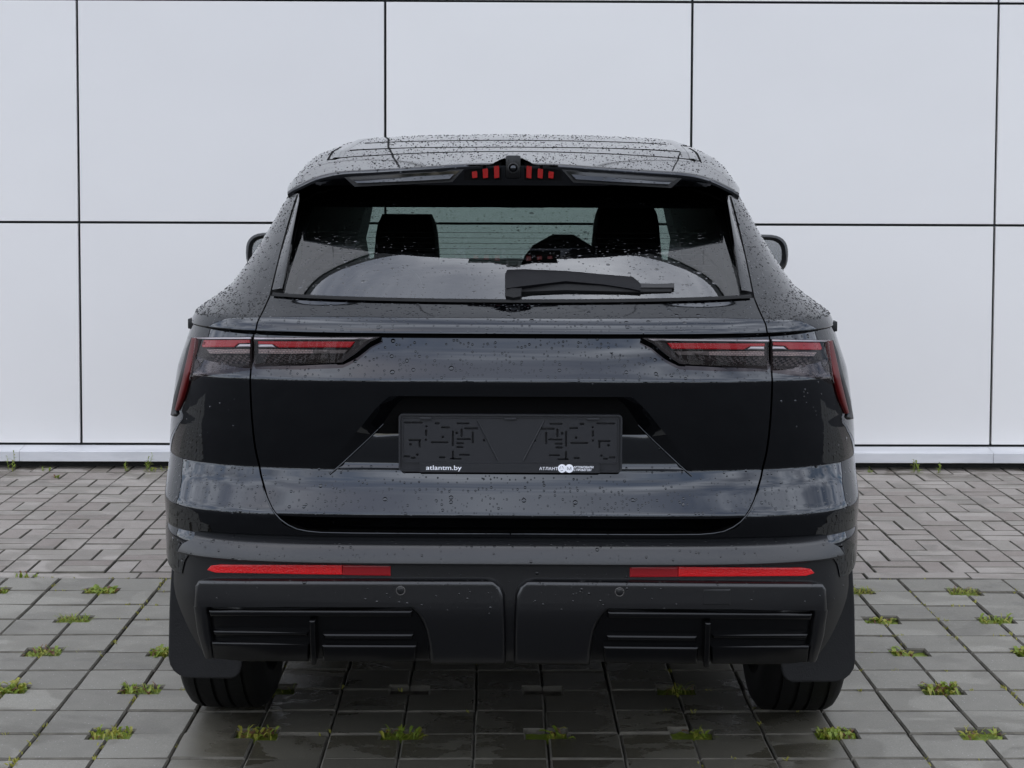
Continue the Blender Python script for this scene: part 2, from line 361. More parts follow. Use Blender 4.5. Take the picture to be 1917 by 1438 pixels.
def smooth_lerp(t, x):
    """Catmull-Rom through a table"""
    if x <= t[0][0]: return t[0][1]
    if x >= t[-1][0]: return t[-1][1]
    for i in range(len(t)-1):
        if x <= t[i+1][0]:
            x0, y0 = t[i]; x1, y1 = t[i+1]; h = x1-x0; u = (x-x0)/h
            m0 = (y1-t[i-1][1])/(x1-t[i-1][0]) if i > 0 else (y1-y0)/h
            m1 = (t[i+2][1]-y0)/(t[i+2][0]-x0) if i+2 < len(t) else (y1-y0)/h
            return (2*u**3-3*u*u+1)*y0+(u**3-2*u*u+u)*h*m0+(-2*u**3+3*u*u)*y1+(u**3-u*u)*h*m1

# ------------------------------------------------------------------ ground, pavers, bricks
PX0, PY0, PW = -1.2558, 6.3604, 0.20
random.seed(4)
g = MB(); g.add([(-60, -60, -0.018), (60, -60, -0.018), (60, 60, -0.018), (-60, 60, -0.018)], [(0, 1, 2, 3)])
tag(g.build('ground', 'joint_soil'), kind='structure')
g = MB()
for x0, x1, y0, y1 in ((-900, -7.46, -900, 8.7), (7.54, 900, -900, 8.7), (-7.46, 7.54, -900, 3.758)):
    g.add([(x0, y0, -0.006), (x1, y0, -0.006), (x1, y1, -0.006), (x0, y1, -0.006)], [(0, 1, 2, 3)])
tag(g.build('car_park', 'far_ground'), kind='structure')

def slab(outline, ch=0.004, depth=0.05, mb=None, at=(0, 0, 0)):
    """paving stone with a chamfered top: outline counter-clockwise; inner ring found by moving the edges in"""
    n = len(outline); ins = []
    for i in range(n):
        p0, p1, p2 = Vector(outline[i-1]), Vector(outline[i]), Vector(outline[(i+1) % n])
        d1, d2 = (p1-p0).normalized(), (p2-p1).normalized()
        n1, n2 = Vector((-d1.y, d1.x)), Vector((-d2.y, d2.x))
        ins.append(p1+(n1+n2)*ch)
    vs = [(p.x+at[0], p.y+at[1], at[2]) for p in ins]+[(p[0]+at[0], p[1]+at[1], at[2]-ch) for p in outline]+[(p[0]+at[0], p[1]+at[1], at[2]-depth) for p in outline]
    fs = [tuple(range(n))]+[(i+n, (i+1) % n+n, (i+1) % n, i) for i in range(n)]+[(i+2*n, (i+1) % n+2*n, (i+1) % n+n, i+n) for i in range(n)]
    mb.add(vs, fs[:1]); k_ = len(mb.v)-len(vs)
    mb.f += [tuple(i+k_ for i in q) for q in fs[1:]]; mb.mi += [1]*len(fs[1:])
HX, HY = 0.058, 0.043            # half size of the planting hole at a paver corner
def stone_mesh(name, mb, mats):
    me = mb.mesh(name, False)
    for m_ in mats: me.materials.append(MATS[m_])
    for p, mi in zip(me.polygons, mb.mi): p.material_index = mi
    return me
def paver_outline(cx, cy):
    """cx, cy in (-1, 1): the corner that is notched for the planting hole"""
    a, c = PW/2-0.0018, PW/2-0.0024
    pts = []
    for sx, sy in ((-1, -1), (1, -1), (1, 1), (-1, 1)):
        if (sx, sy) == (cx, cy):
            q1, q2 = (sx*a, sy*(PW/2-HY)), (sx*(PW/2-HX), sy*(PW/2-HY))
            q3 = (sx*(PW/2-HX), sy*c)
            pts += [q1, q2, q3] if sx*sy > 0 else [q3, q2, q1]
        else: pts.append((sx*a, sy*c))
    return pts
variants = {}
for cx in (-1, 1):
    for cy in (-1, 1):
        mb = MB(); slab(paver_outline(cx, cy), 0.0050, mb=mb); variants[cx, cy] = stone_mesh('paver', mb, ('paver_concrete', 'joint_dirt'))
paving = empty('pavement', (0, 0, 0)); tag(paving, kind='structure')
field = MB()
for j in range(0, 13):
    for i in range(-31, 44):
        X, Y = PX0+PW*(i+0.5), PY0-PW*(j+0.5)
        cx = 1 if (i+1) % 2 else -1
        cy = -1 if (j+1) % 2 else 1           # the corner that lies on an odd column and an odd row
        dz = random.gauss(0, 0.0012)
        if j <= 11 and abs(X-0.03) < 0.325*(Y+0.1)+0.12:
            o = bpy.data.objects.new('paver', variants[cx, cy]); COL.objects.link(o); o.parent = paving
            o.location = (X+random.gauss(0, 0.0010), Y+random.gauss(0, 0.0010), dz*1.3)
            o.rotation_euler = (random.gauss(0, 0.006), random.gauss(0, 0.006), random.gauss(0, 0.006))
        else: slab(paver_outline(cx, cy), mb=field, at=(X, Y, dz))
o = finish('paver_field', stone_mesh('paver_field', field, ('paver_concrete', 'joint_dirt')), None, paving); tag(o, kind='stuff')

YB = PY0+0.10
def rect(a, c): return [(-a, -c), (a, -c), (a, c), (-a, c)]
bh = MB(); slab(rect(0.0980, 0.0480), 0.0035, mb=bh); bh = stone_mesh('brick', bh, ('brick_concrete', 'joint_dirt'))
bv = MB(); slab(rect(0.0478, 0.0980), 0.0035, mb=bv); bv = stone_mesh('brick', bv, ('brick_concrete', 'joint_dirt'))
bl = MB(); slab(rect(0.1980, 0.0470), 0.0035, mb=bl); bl = stone_mesh('brick', bl, ('brick_concrete', 'joint_dirt'))
bricks = empty('brick_pavement', (0, 0, 0)); tag(bricks, kind='structure')
bfield = MB()
def in_view(X, Y):
    px = 958.5+3148*(X/Y-0.0096); e = 3148*0.12/Y
    return -e < px < 330+e or 1590-e < px < 1917+e
nb = 0
def brick(me, hx, hy, X, Y):
    global nb
    dz = random.gauss(0, 0.0014)
    if in_view(X, Y):
        o = bpy.data.objects.new('brick', me); COL.objects.link(o); o.parent = bricks; nb += 1
        o.location = (X, Y, dz); o.rotation_euler = (random.gauss(0, 0.006), random.gauss(0, 0.006), random.gauss(0, 0.004))
    else: slab(rect(hx, hy), 0.003, mb=bfield, at=(X, Y, dz))
for k in range(-19, 20): brick(bl, 0.1985, 0.0465, 0.03+0.4*k, PY0+0.051)
BX0 = 1.486
for j in range(12):
    for k in range(-44, 31):
        X, Y = BX0+0.2*(k+0.5), YB+0.2*(j+0.5)
        if (j+k) % 2 == 0:
            for s in (-1, 1): brick(bh, 0.0985, 0.048, X, Y+s*0.05)
        else:
            for s in (-1, 1): brick(bv, 0.047, 0.0985, X+s*0.05, Y)
o = finish('brick_field', stone_mesh('brick_field', bfield, ('brick_concrete', 'joint_dirt')), None, bricks); tag(o, kind='stuff')

# ------------------------------------------------------------------ building
YW = 8.8613
bld = empty('building', (0, YW, 0)); tag(bld, 'white panel clad building wall with dark joints behind the car', 'building')
BH = 8.9
mb = MB(); mb.box((0.2, 6.05, BH/2), (26, 12.0, BH)); mb.build('core_wall', 'joint_dark', bld)
xs = [-2.1921+1.609*k for k in range(-6, 10)]
zs = [0.1168, 1.2900, 2.4546]
while zs[-1] < BH-0.6: zs.append(zs[-1]+1.168)
GAP = 0.0065
for a, b_ in zip(xs, xs[1:]):
    for c, d in zip(zs, zs[1:]):
        mb = MB(); w_, h_ = b_-a-2*GAP, d-c-2*GAP
        mb.box((0, 0.012, 0), (w_, 0.024, h_), bev=0.002)
        o = mb.build('panel', 'white_cladding', bld)
        o.location = ((a+b_)/2, random.gauss(0, 0.0008), (c+d)/2); o.rotation_euler = (random.gauss(0, 0.0010), 0, random.gauss(0, 0.0010))
mb = MB(); mb.box((0.2, 0.0, zs[-1]+0.14), (26, 0.10, 0.24), bev=0.01); mb.build('parapet_trim', 'joint_dark', bld)
# projecting sill along the foot of the wall, one length of folded sheet after another
sxs = [-8.8, -5.6, -2.49, 2.62, 5.6, 8.8]
prof = [(0.0, 0.1115), (-0.105, 0.096), (-0.108, 0.0925), (-0.108, 0.043), (-0.100, 0.040), (0.0, 0.040)]
for a, b_ in zip(sxs, sxs[1:]):
    mb = MB(); mb.grid([[(a+0.001, y, z) for y, z in prof], [(b_-0.001, y, z) for y, z in prof]])
    mb.add([(a+0.001, y, z) for y, z in prof], [tuple(range(len(prof)))]); mb.add([(b_-0.001, y, z) for y, z in prof], [tuple(range(len(prof)))])
    mb.build('sill', 'sill_metal', bld)
mb = MB(); mb.box((0, 0.02, 0.0), (17.6, 0.06, 0.082)); mb.build('plinth', 'plinth_dark', bld)

# ------------------------------------------------------------------ wood on the far side of the yard, behind the viewpoint
r = random.Random(77); mb = MB()
for k in range(46):
    x0, y0, h = -64+2.85*k+r.uniform(-1, 1), -30+r.uniform(-4, 3), r.uniform(6.0, 10.0)
    mb.tube([(x0, y0, -.1), (x0+r.uniform(-.2, .2), y0, h*.5), (x0+r.uniform(-.5, .5), y0, h*.9)], .2, 6, taper=[.22, .15, .05])
    for q in range(150):
        a, c = r.uniform(0, 6.28), r.uniform(-1, 1); rr_ = r.random()**.5
        p = Vector((x0+2.3*rr_*math.cos(a)*math.sqrt(1-c*c*.8), y0+2.0*rr_*math.sin(a), h*.58+h*.42*c*rr_)); w_ = r.uniform(.22, .5)
        u, v = Vector((r.gauss(0, 1), r.gauss(0, 1), r.gauss(0, 1))).normalized(), Vector((r.gauss(0, 1), r.gauss(0, 1), r.gauss(0, 1))).normalized()
        mb.add([p-u*w_, p+v*w_*.6, p+u*w_, p-v*w_*.6], [(0, 1, 2, 3)])
leaf_mat('wood_leaf', (0.030, 0.048, 0.014), (0.060, 0.085, 0.025))
tag(mb.build('far_wood', 'wood_leaf', recalc=False), 'dark line of trees across the yard, mirrored in the paint', 'wood', kind='stuff')

# ------------------------------------------------------------------ the car
# car frame: x to the right, y forward from the rearmost point, z up
D0 = 3.92
car = empty('parked_car', (0.0357, D0, 0), -0.0175)
tag(car, 'black rain-beaded SUV parked nose to the white wall, seen from behind', 'car')

# --- rear body surface: plan view is a superellipse at every height
W_T = [(0.30, .858), (.40, .864), (.55, .876), (.70, .884), (.82, .886), (.90, .883), (1.0, .869), (1.06, .858), (1.12, .843), (1.163, .832), (1.2, .826)]
def Wz(z): return smooth_lerp(W_T, z)
def dz_(z): return lerp([(.30, .43), (.42, .46), (.80, .62), (1.2, .62)], z)
def nz_(z): return lerp([(.30, 4.6), (.75, 4.6), (.95, 4.0), (1.2, 3.7)], z)
def fillet(pts):
    """pts: (z, y[, r]) -> list of (z, y) with rounded corners"""
    out = []
    for i, p in enumerate(pts):
        if len(p) < 3 or i in (0, len(pts)-1): out.append(p[:2]); continue
        a, b_, c = Vector(pts[i-1][:2]), Vector(p[:2]), Vector(pts[i+1][:2])
        u, v = (a-b_), (c-b_); r = min(p[2], u.length*.45, v.length*.45)
        p0, p2 = b_+u.normalized()*r, b_+v.normalized()*r
        for k in range(5):
            t = k/4; out.append(tuple((1-t)**2*p0+2*t*(1-t)*b_+t*t*p2))
    return out
PROF = fillet([(1.163, .036), (1.110, .020, .03), (1.056, -.010, .007), (.950, .010, .06), (.838, .044, .004), (.800, .034, .03), (.733, .000, .008), (.700, .046), (.672, .060)])
PROF_T = sorted(PROF)
BPROF = fillet([(.6735, .022), (.662, .000, .008), (.640, -.010, .01), (.6215, -.015, .004), (.6185, .016, .002), (.596, .016), (.500, .014, .03), (.400, .044, .02), (.372, .060)])
BPROF_T = sorted(BPROF)
QPROF = fillet([(.760, .0118), (.733, .000, .008), (.700, .009), (.672, .020), (.658, .012), (.640, .010), (.60, .012)])
QPROF_T = sorted(QPROF)
def yc_body(z): return lerp(PROF_T, z)
def yc_quarter(z): return lerp(QPROF_T, z) if z < .75 else lerp(PROF_T, z)
def yc_bump(z): return lerp(BPROF_T, z)
def yc_lamp(z): return lerp([(.85, yc_body(.85)-.012), (1.0, yc_body(1.0)-.012), (1.056, -.020), (1.085, -.003), (1.158, .001)], z)
def surf(th, z, yc=yc_body):
    s = 1 if th >= 0 else -1; th = abs(th); n = nz_(z)
    return Vector((s*Wz(z)*math.sin(th)**(2/n), yc(z)+dz_(z)*(1-max(0.0, math.cos(th))**(2/n)), z))
def surf_n(th, z, yc=yc_body):
    e = 2e-3
    a = surf(min(th+e, math.pi/2), z, yc)-surf(th-e, z, yc); b_ = surf(th, z+1.5e-3, yc)-surf(th, z-1.5e-3, yc)
    n = a.cross(b_)
    if n.length < 1e-12: return Vector((0, -1, 0))
    n.normalize()
    return n if (n.y < 0 or n.x*th > 0) else -n
def theta_of_x(x, z):
    n = nz_(z); return math.asin(min(1.0, max(0.0, x/Wz(z)))**(n/2))
def at_pix(px, py, yc=yc_body):
    """point of the rear surface (theta, z) that a spot measured in the left half of the photograph belongs to"""
    y = 0.0; th = 0.0; z = 1.0
    pyc = py+0.0036*(958-px)
    for _ in range(14):
        D = D0+y; z = HCAM-(pyc-HOR)*D/FPX; x = (958+3.5*y-px)*D/FPX
        z = min(1.19, max(.3, z))
        th = theta_of_x(min(abs(x), .998*Wz(z)), z); ny = surf(th, z, yc).y; y += (ny-y)*.6
    return (th if x >= 0 else -th), z
def curve_theta(poly, yc=yc_body):
    t = sorted((z, th) for th, z in (at_pix(px, py, yc) for px, py in poly))
    return lambda z: lerp(t, z)
def zrows(z1, z0, prof, step=.014):
    zs_ = {round(z1, 5), round(z0, 5)} | {round(p[0], 5) for p in prof if z0 < p[0] < z1}
    s_ = sorted(zs_, reverse=True); out = []
    for a, b_ in zip(s_, s_[1:]):
        n = max(1, int(math.ceil((a-b_)/step))); out += [a+(b_-a)*k/n for k in range(n)]
    return out+[s_[-1]]
def th_mid(a, b_, t_, z):
    """spreads columns evenly over the flat tail and round the tight corners alike"""
    n = nz_(z); G = lambda th: math.copysign(math.sin(min(abs(th), math.pi/2))**(2/n)+1.1*(abs(th)/1.5708)**4, th)
    g_ = G(a)+(G(b_)-G(a))*t_; lo, hi = min(a, b_), max(a, b_)
    for _ in range(26):
        m_ = (lo+hi)/2
        if G(m_) < g_: lo = m_
        else: hi = m_
    return (lo+hi)/2
def surf_panel(mb, zs_, tha, thb, nx, yc=yc_body, s=1, edge=(0, 0), depth=.018, off=0.0, zends=(0, 0)):
    """strip of the rear surface between two theta curves; edge flags fold the side edges inward"""
    rows = []
    for z in zs_:
        a, b_ = tha(z), thb(z); row = []
        for k in range(nx+1):
            th = th_mid(a, b_, k/nx, z)
            p = surf(th, z, yc)
            if off: p = p+surf_n(th, z, yc)*off
            row.append(Vector((p.x*s, p.y, p.z)))
        if edge[0]: row = [row[0]-surf_s(a, z, yc, s)*depth]+row
        if edge[1]: row = row+[row[-1]-surf_s(b_, z, yc, s)*depth]
        rows.append(row)
    if zends[0]: rows = [[p+Vector((0, depth, -.001)) for p in rows[0]]]+rows
    if zends[1]: rows = rows+[[p+Vector((0, depth, .001)) for p in rows[-1]]]
    mb.grid(rows)
def surf_s(th, z, yc, s):
    n = surf_n(th, z, yc); return Vector((n.x*s, n.y, n.z))
def patch(mb, poly, s=1, yc=yc_body, off=0.003, depth=0.01, roll=0.0, rr=6.0, step=9.0, flat=None, edges='LRTB'):
    """raised piece on the rear surface, outline measured on the left half of the photograph;
    s = -1 left copy, +1 right copy.  flat: y of a vertical plane used instead of the surface"""
    ys = sorted({p[1] for p in poly}); y0, y1 = ys[0], ys[-1]
    rows_y = set(ys)
    for a, b_ in zip(ys, ys[1:]):
        n = max(1, int((b_-a)/step)); rows_y |= {a+(b_-a)*k/n for k in range(n)}
    for e in (.0, .25, .5, .8, 1.0, 1.3):
        if roll: rows_y |= {min(y1, y0+rr*e), max(y0, y1-rr*e)}
    rows_y = sorted(rows_y); rows_y[0] += 1e-4; rows_y[-1] -= 1e-4
    def span(y):
        xs_ = []
        for (xa, ya), (xb, yb) in zip(poly, poly[1:]+poly[:1]):
            if (ya <= y <= yb or yb <= y <= ya) and abs(ya-yb) > 1e-9: xs_.append(xa+(xb-xa)*(y-ya)/(yb-ya))
        return min(xs_), max(xs_)
    sp = [span(y) for y in rows_y]
    wmax = max(b_-a for a, b_ in sp); nx = max(2, int(wmax/step))
    fr = [k/nx for k in range(nx+1)]
    rows = []
    def place(px, py, o):
        if flat is not None:
            D = D0+flat; pyc = py+0.0036*(958-px)
            return Vector((s*(958+3.5*flat-px)*D/FPX, flat-o, HCAM-(pyc-HOR)*D/FPX))
        th, z = at_pix(px, py, yc); p = surf(th, z, yc)+surf_n(abs(th), z, yc)*o if th >= 0 else Vector((-1, 1, 1))*0
        if th < 0:
            q = surf(-th, z, yc)+surf_n(-th, z, yc)*o; p = Vector((-q.x, q.y, q.z))
        return Vector((p.x*s, p.y, p.z))
    for y, (a, b_) in zip(rows_y, sp):
        row = []; w_ = b_-a; us = list(fr)
        if roll:
            e = min(rr, w_/4)/max(w_, 1e-6)
            us = [0, e*.25, e*.5, e*.8, e*1.1]+[e*1.6+(1-3.2*e)*k/nx for k in range(nx+1)]+[1-e*1.1, 1-e*.8, 1-e*.5, 1-e*.25, 1]
        for u in us:
            px = a+w_*u; o = off
            if roll:
                dd = min([9e9]+[q for q, c in zip((px-a, b_-px, y-y0, y1-y), 'LRTB') if c in edges])/rr
                if dd < 1: o -= roll*(1-math.sqrt(max(0, 1-(1-dd)**2)))
            row.append(place(px, y, o))
        rows.append((row, a, b_, y))
    n = len(rows[0][0]); assert all(len(r[0]) == n for r in rows)
    base = off-roll-depth
    full = []
    first = [place(rows[0][1]+(rows[0][2]-rows[0][1])*k/(n-1), rows[0][3], base) for k in range(n)]
    last = [place(rows[-1][1]+(rows[-1][2]-rows[-1][1])*k/(n-1), rows[-1][3], base) for k in range(n)]
    full.append([first[0]]+first+[first[-1]])
    for row, a, b_, y in rows: full.append([place(a, y, base)]+row+[place(b_, y, base)])
    full.append([last[0]]+last+[last[-1]])
    mb.grid(full)
def both(name, mat, poly, smooth=35, **k):
    out = []
    for s in (-1, 1):
        mb = MB(); patch(mb, poly, s=s, **k); out.append(mb.build(name, mat, k.get('parent', car), smooth))
    return out

# --- tailgate and rear quarters
SHUT = [(494, 560), (479, 600), (471, 640), (468, 700), (470, 790), (477, 850), (486, 893), (497, 935), (512, 965), (535, 985), (570, 996), (630, 1001)]
shut = curve_theta(SHUT)
REC_O = [(729, 744), (705, 766), (680, 797), (640, 846), (612, 884), (602, 893)]     # mouth of the plate recess
REC_I = [(778, 744), (755, 760), (735, 780), (690, 825), (640, 872), (616, 893)]     # its inner panel
rec_o = curve_theta(REC_O)
Z_REC = at_pix(800, 744)[1]; Z_FOLD = .838; Z_TB = at_pix(800, 1001)[1]
tailgate = MB()
gapw = lambda z: shut(z)-.0028*1.6
zs1 = zrows(1.160, Z_REC, PROF)
surf_panel(tailgate, zs1, lambda z: -gapw(z), gapw, 72, edge=(0, 0))
zs2 = zrows(Z_REC, Z_FOLD, PROF)
for s in (-1, 1):
    surf_panel(tailgate, zs2, rec_o, gapw, 30, s=s)
zs3 = zrows(Z_FOLD, Z_TB+.0035, PROF, .005)
surf_panel(tailgate, zs3, lambda z: -gapw(z), gapw, 72, zends=(0, 1))
for s in (-1, 1):   # folded edge down the shut line
    rows = []
    for z in zrows(1.160, Z_TB, PROF, .006):
        p = surf(gapw(z), z); n_ = surf_n(gapw(z), z); rows.append([Vector((p.x*s, p.y+.0004, p.z)), Vector(((p.x-n_.x*.02-.001)*s, p.y-n_.y*.02, p.z))])
    tailgate.grid(rows)
    rows = []       # side walls of the plate recess
    tI = sorted((HCAM-(py+.0036*(958-px)-HOR)*(D0+.046)/FPX, (958-px)*(D0+.046)/FPX) for px, py in REC_I)
    for z in zs2:
        p = surf(rec_o(z), z); rows.append([Vector((p.x*s, p.y+.0004, p.z)), Vector((lerp(tI, z)*s, max(.046, p.y+.001), z-.0005))])
    tailgate.grid(rows)
p0 = [surf(th_mid(-rec_o(Z_REC), rec_o(Z_REC), k/40, Z_REC), Z_REC)+Vector((0, .0006, 0)) for k in range(41)]
tailgate.grid([p0, [Vector((p.x*.9, .047, Z_REC-.001)) for p in p0]])
tg = tailgate.build('tailgate', 'black_paint', car, 40)
rows = []
for z in zrows(Z_REC, Z_FOLD, [(Z_FOLD+.002*k, 0) for k in range(9)]):
    w_ = lerp(tI, z); rows.append([Vector((w_*k/24, .046+.028*max(0.0, (z-Z_FOLD)/(Z_REC-Z_FOLD)-.25)**2-.010*max(0.0, 1-(z-Z_FOLD)/.016)**2+.004*(k/24)**2, z-.0005)) for k in range(-24, 25)])
mb = MB(); mb.grid(rows)
mb.build('plate_recess', 'piano_black', tg, 40)
for s in (-1, 1):
    mb = MB(); mb.tube([Vector((s*x, .0465, z)) for z, x in tI], .0022, 8); mb.build('recess_edge', 'piano_black', tg, 60)

for s in (-1, 1):
    q = MB()
    ga = lambda z: shut(z)+.0028*1.6
    zq = zrows(1.160, Z_TB, PROF, .006)
    surf_panel(q, zq, ga, lambda z: math.pi/2, 44, s=s, yc=yc_quarter)
    rows = []
    for z in zq:
        p = surf(ga(z), z, yc_quarter); n_ = surf_n(ga(z), z, yc_quarter); rows.append([Vector((p.x*s, p.y+.0004, p.z)), Vector(((p.x-n_.x*.02)*s, p.y-n_.y*.02, p.z))])
    q.grid(rows)
    # flank forward of the corner, open over the wheels
    AX, AR = (.92, 3.635), .415
    def arch(z, a, sg): 
        h = AR**2-(z-.362)**2
        return a+sg*math.sqrt(h) if h > 0 else None
    def wx(y, z): return Wz(z)*lerp([(.6, 1), (.95, 1.05), (3.2, 1.05), (3.7, 1.03), (4.1, .97), (4.35, .88)], y)
    ztop = [1.160-(1.160-.778)*k/18 for k in range(19)]
    def yend(z): return surf(math.pi/2, z, yc_quarter).y
    q.grid([[Vector((s*wx(yend(z)+(4.35-yend(z))*k/60, z), yend(z)+(4.35-yend(z))*k/60, z)) for k in range(61)] for z in ztop])
    zlow = [.7765-(.7765-.28)*k/24 for k in range(25)]
    q.grid([[Vector((s*Wz(z), yend(z)+(arch(z, AX[0], -1)-yend(z))*k/4, z)) for k in range(5)] for z in zlow if z > .60])
    q.grid([[Vector((s*wx(arch(z, AX[0], 1)+(arch(z, AX[1], -1)-arch(z, AX[0], 1))*k/24, z), arch(z, AX[0], 1)+(arch(z, AX[1], -1)-arch(z, AX[0], 1))*k/24, z)) for k in range(25)] for z in zlow])
    q.grid([[Vector((s*wx(arch(z, AX[1], 1)+(4.35-arch(z, AX[1], 1))*k/5, z), arch(z, AX[1], 1)+(4.35-arch(z, AX[1], 1))*k/5, z)) for k in range(6)] for z in zlow])
    q.build('quarter_panel', 'black_paint', car, 40)
    for a in AX:      # matt cladding round the wheel openings
        mb = MB(); rows = []
        for k in range(33):
            t_ = -.42+(math.pi+(.30 if a < 1 else .84))*k/32; row = []
            for r_, o_ in ((AR-.004, -.03), (AR-.004, .010), (AR+.02, .014), (AR+.055, .010), (AR+.060, -.004)):
                z = .362+r_*math.sin(t_); y = a+r_*math.cos(t_); zz = min(1.15, max(.3, z)); f_ = min(1.0, max(0.0, 1-(y-yc_body(max(.68, zz)))/dz_(zz)))
                row.append(Vector((s*(Wz(zz)*(1-f_**nz_(zz))**(1/nz_(zz))*lerp([(.6, 1), (.95, 1.05), (3.2, 1.05), (4.35, .92)], y)+o_*.6-.003), y, z)))
            rows.append(row)
        mb.grid(rows); mb.build('wheel_arch_trim', 'plastic_dark', car, 50)
    mb = MB(); mb.box((s*.86, 2.28, .27), (.10, 1.9, .12), bev=.02); mb.build('side_skirt', 'plastic_dark', car, 40)
mb = MB()
surf_panel(mb, zrows(Z_TB, .6715, PROF, .006), lambda z: -math.pi/2, lambda z: math.pi/2, 160, yc=yc_quarter, zends=(1, 0))
mb.build('bumper', 'black_paint', car, 40)

# rounded edge of the bumper skin along the tailgate opening
for s in (-1, 1):
    pts = [at_pix(px, py, yc_quarter) for px, py in ((490, 915), (497, 938), (505, 956), (513, 968), (523, 979), (537, 989), (554, 997), (574, 1001), (600, 1003.5), (660, 1004.5), (740, 1005), (850, 1005.5), (957, 1005.5))]
    mb = MB(); P_ = []
    for th, z in pts:
        p = surf(th, z, yc_quarter)+surf_n(th, z, yc_quarter)*.0008; P_.append(Vector((p.x*s, p.y, p.z)))
    mb.tube(P_, .0022, 8); mb.build('opening_edge', 'piano_black', car, 180)

# --- matt lower bumper
OUT = [(358, 1017), (346, 1020), (336, 1026), (329, 1036), (323, 1052), (319.5, 1076), (319, 1100), (323, 1125), (335, 1160), (352, 1198), (378, 1238), (384, 1246)]
outer = curve_theta(OUT, yc_bump)
mb = MB()
zb = zrows(.6735, .372, BPROF, .008)
surf_panel(mb, zb, lambda z: -outer(z), outer, 110, yc=yc_bump, edge=(1, 1), depth=.022, zends=(1, 0))
r0 = [surf(-outer(.372)+2*outer(.372)*k/60, .372, yc_bump) for k in range(61)]
mb.grid([r0, [p+Vector((0, .05, -.004)) for p in r0], [p+Vector((0, .25, .03)) for p in r0]])
lower = mb.build('lower_bumper', 'bumper_plastic', car, 40)
# bumper body behind the outer wings, down to the wheel
for s in (-1, 1):
    mb = MB()
    zc_ = at_pix(322, 1078, yc_bump)[1]
    surf_panel(mb, zrows(.6715, zc_, PROF, .008), lambda z: max(0, outer(z)-.12), lambda z: outer(z)+(math.pi/2-outer(z))*max(0.0, (z-zc_)/(.6715-zc_))**.6+.004, 24, s=s, yc=yc_quarter)
    mb.build('bumper_corner', 'black_paint', car, 40)
# two raised plates either side of the centre groove, each with a slatted vent
PL_TOP = [(372, 1100), (378, 1093), (392, 1090), (915, 1090), (932, 1094), (943, 1104), (948, 1120), (948, 1141), (376, 1141)]
PL_IN = [(772, 1141), (948, 1141), (950, 1200), (950, 1248), (806, 1246), (803, 1215), (797, 1182), (788, 1160), (778, 1150)]
PL_OUT = [(372, 1141), (390, 1141), (394, 1180), (400, 1246), (392, 1246), (384, 1200)]
for s in (-1, 1):
    mb = MB()
    patch(mb, [(368, 1104), (374, 1094), (388, 1090), (912, 1090), (930, 1094), (942, 1104), (948, 1120), (949, 1141), (366, 1141)], s=s, yc=yc_bump, off=.024, roll=.016, rr=9, depth=.012, step=14, edges='LRT')
    pl = mb.build('bumper_plate', 'bumper_plastic', car, 50)
    mb = MB(); patch(mb, [(768, 1141), (949, 1141), (951, 1200), (951, 1247), (807, 1245), (804, 1215), (798, 1182), (790, 1163), (780, 1151)], s=s, yc=yc_bump, off=.024, roll=.016, rr=9, depth=.012, step=12, edges='LRB'); mb.build('plate_web', 'bumper_plastic', pl, 50)
    mb = MB(); patch(mb, [(366, 1141), (389, 1141), (392, 1180), (402, 1244), (387, 1244), (372, 1190)], s=s, yc=yc_bump, off=.024, edges='LRB', roll=.012, rr=7, depth=.02, step=8); mb.build('plate_edge', 'bumper_plastic', pl, 50)
    mb = MB(); patch(mb, [(386, 1138), (776, 1146), (800, 1190), (806, 1243), (400, 1243)], s=s, yc=yc_bump, off=.004, depth=.004, step=14)
    vent = mb.build('vent', 'plastic_grille', pl, 40)
    for a, c, y0, y1, o_ in ((398, 578, 1186, 1197, .016), (604, 776, 1192, 1203, .016), (396, 580, 1207, 1243, .019), (602, 782, 1212, 1243, .019), (392, 775, 1147, 1160, .020)):
        mb = MB(); patch(mb, [(a, y0), (c, y0+(.02*(c-a) if c < 700 else 1)), (c-2, y1), (a+3, y1)], s=s, yc=yc_bump, off=o_, roll=.008, rr=5, depth=.01, step=12)
        mb.build('slat', 'plastic_grille', vent, 50)
    mb = MB(); patch(mb, [(581, 1163), (592, 1163), (594, 1240), (589, 1243), (583, 1240)], s=s, yc=yc_bump, off=.030, roll=.006, rr=3, depth=.02, step=8); mb.build('divider', 'plastic_grille', vent, 50)
    th, z = at_pix(752, 1110, yc_bump); p = surf(th, z, yc_bump)
    c = (p.x*s, p.y-.0255, p.z)
    mb = MB(); mb.lathe([(.0, .0085), (-.0015, .0087), (-.002, .0100), (-.0015, .0112), (.002, .0114)], 'y', c, 28); mb.build('sensor_ring', 'steel_dull', pl, 60)
    mb = MB(); mb.lathe([(-.001, .0), (-.001, .0055), (-.0003, .0082), (.002, .0084)], 'y', c, 28); mb.build('parking_sensor', 'bumper_plastic', pl, 60)
    mb = MB(); patch(mb, [(385, 1075), (392, 1067), (410, 1064.5), (640, 1065), (640, 1084), (400, 1080)], s=s, yc=yc_bump, off=.006, roll=.002, rr=4, depth=.006)
    rf = mb.build('reflector', 'reflector_red', car, 40)
    mb = MB(); patch(mb, [(640.5, 1065), (732, 1067), (732, 1086), (640.5, 1084)], s=s, yc=yc_bump, off=.005, roll=.002, rr=4, depth=.006)
    mb.build('dark_lens', 'reflector_deep', rf, 40)
mb = MB(); patch(mb, [(545, 1104), (596, 1105), (596, 1133), (545, 1133)], s=1, yc=yc_bump, off=.0252, roll=.0008, rr=2, depth=.001); mb.build('tow_cover', 'bumper_plastic', car, 40)

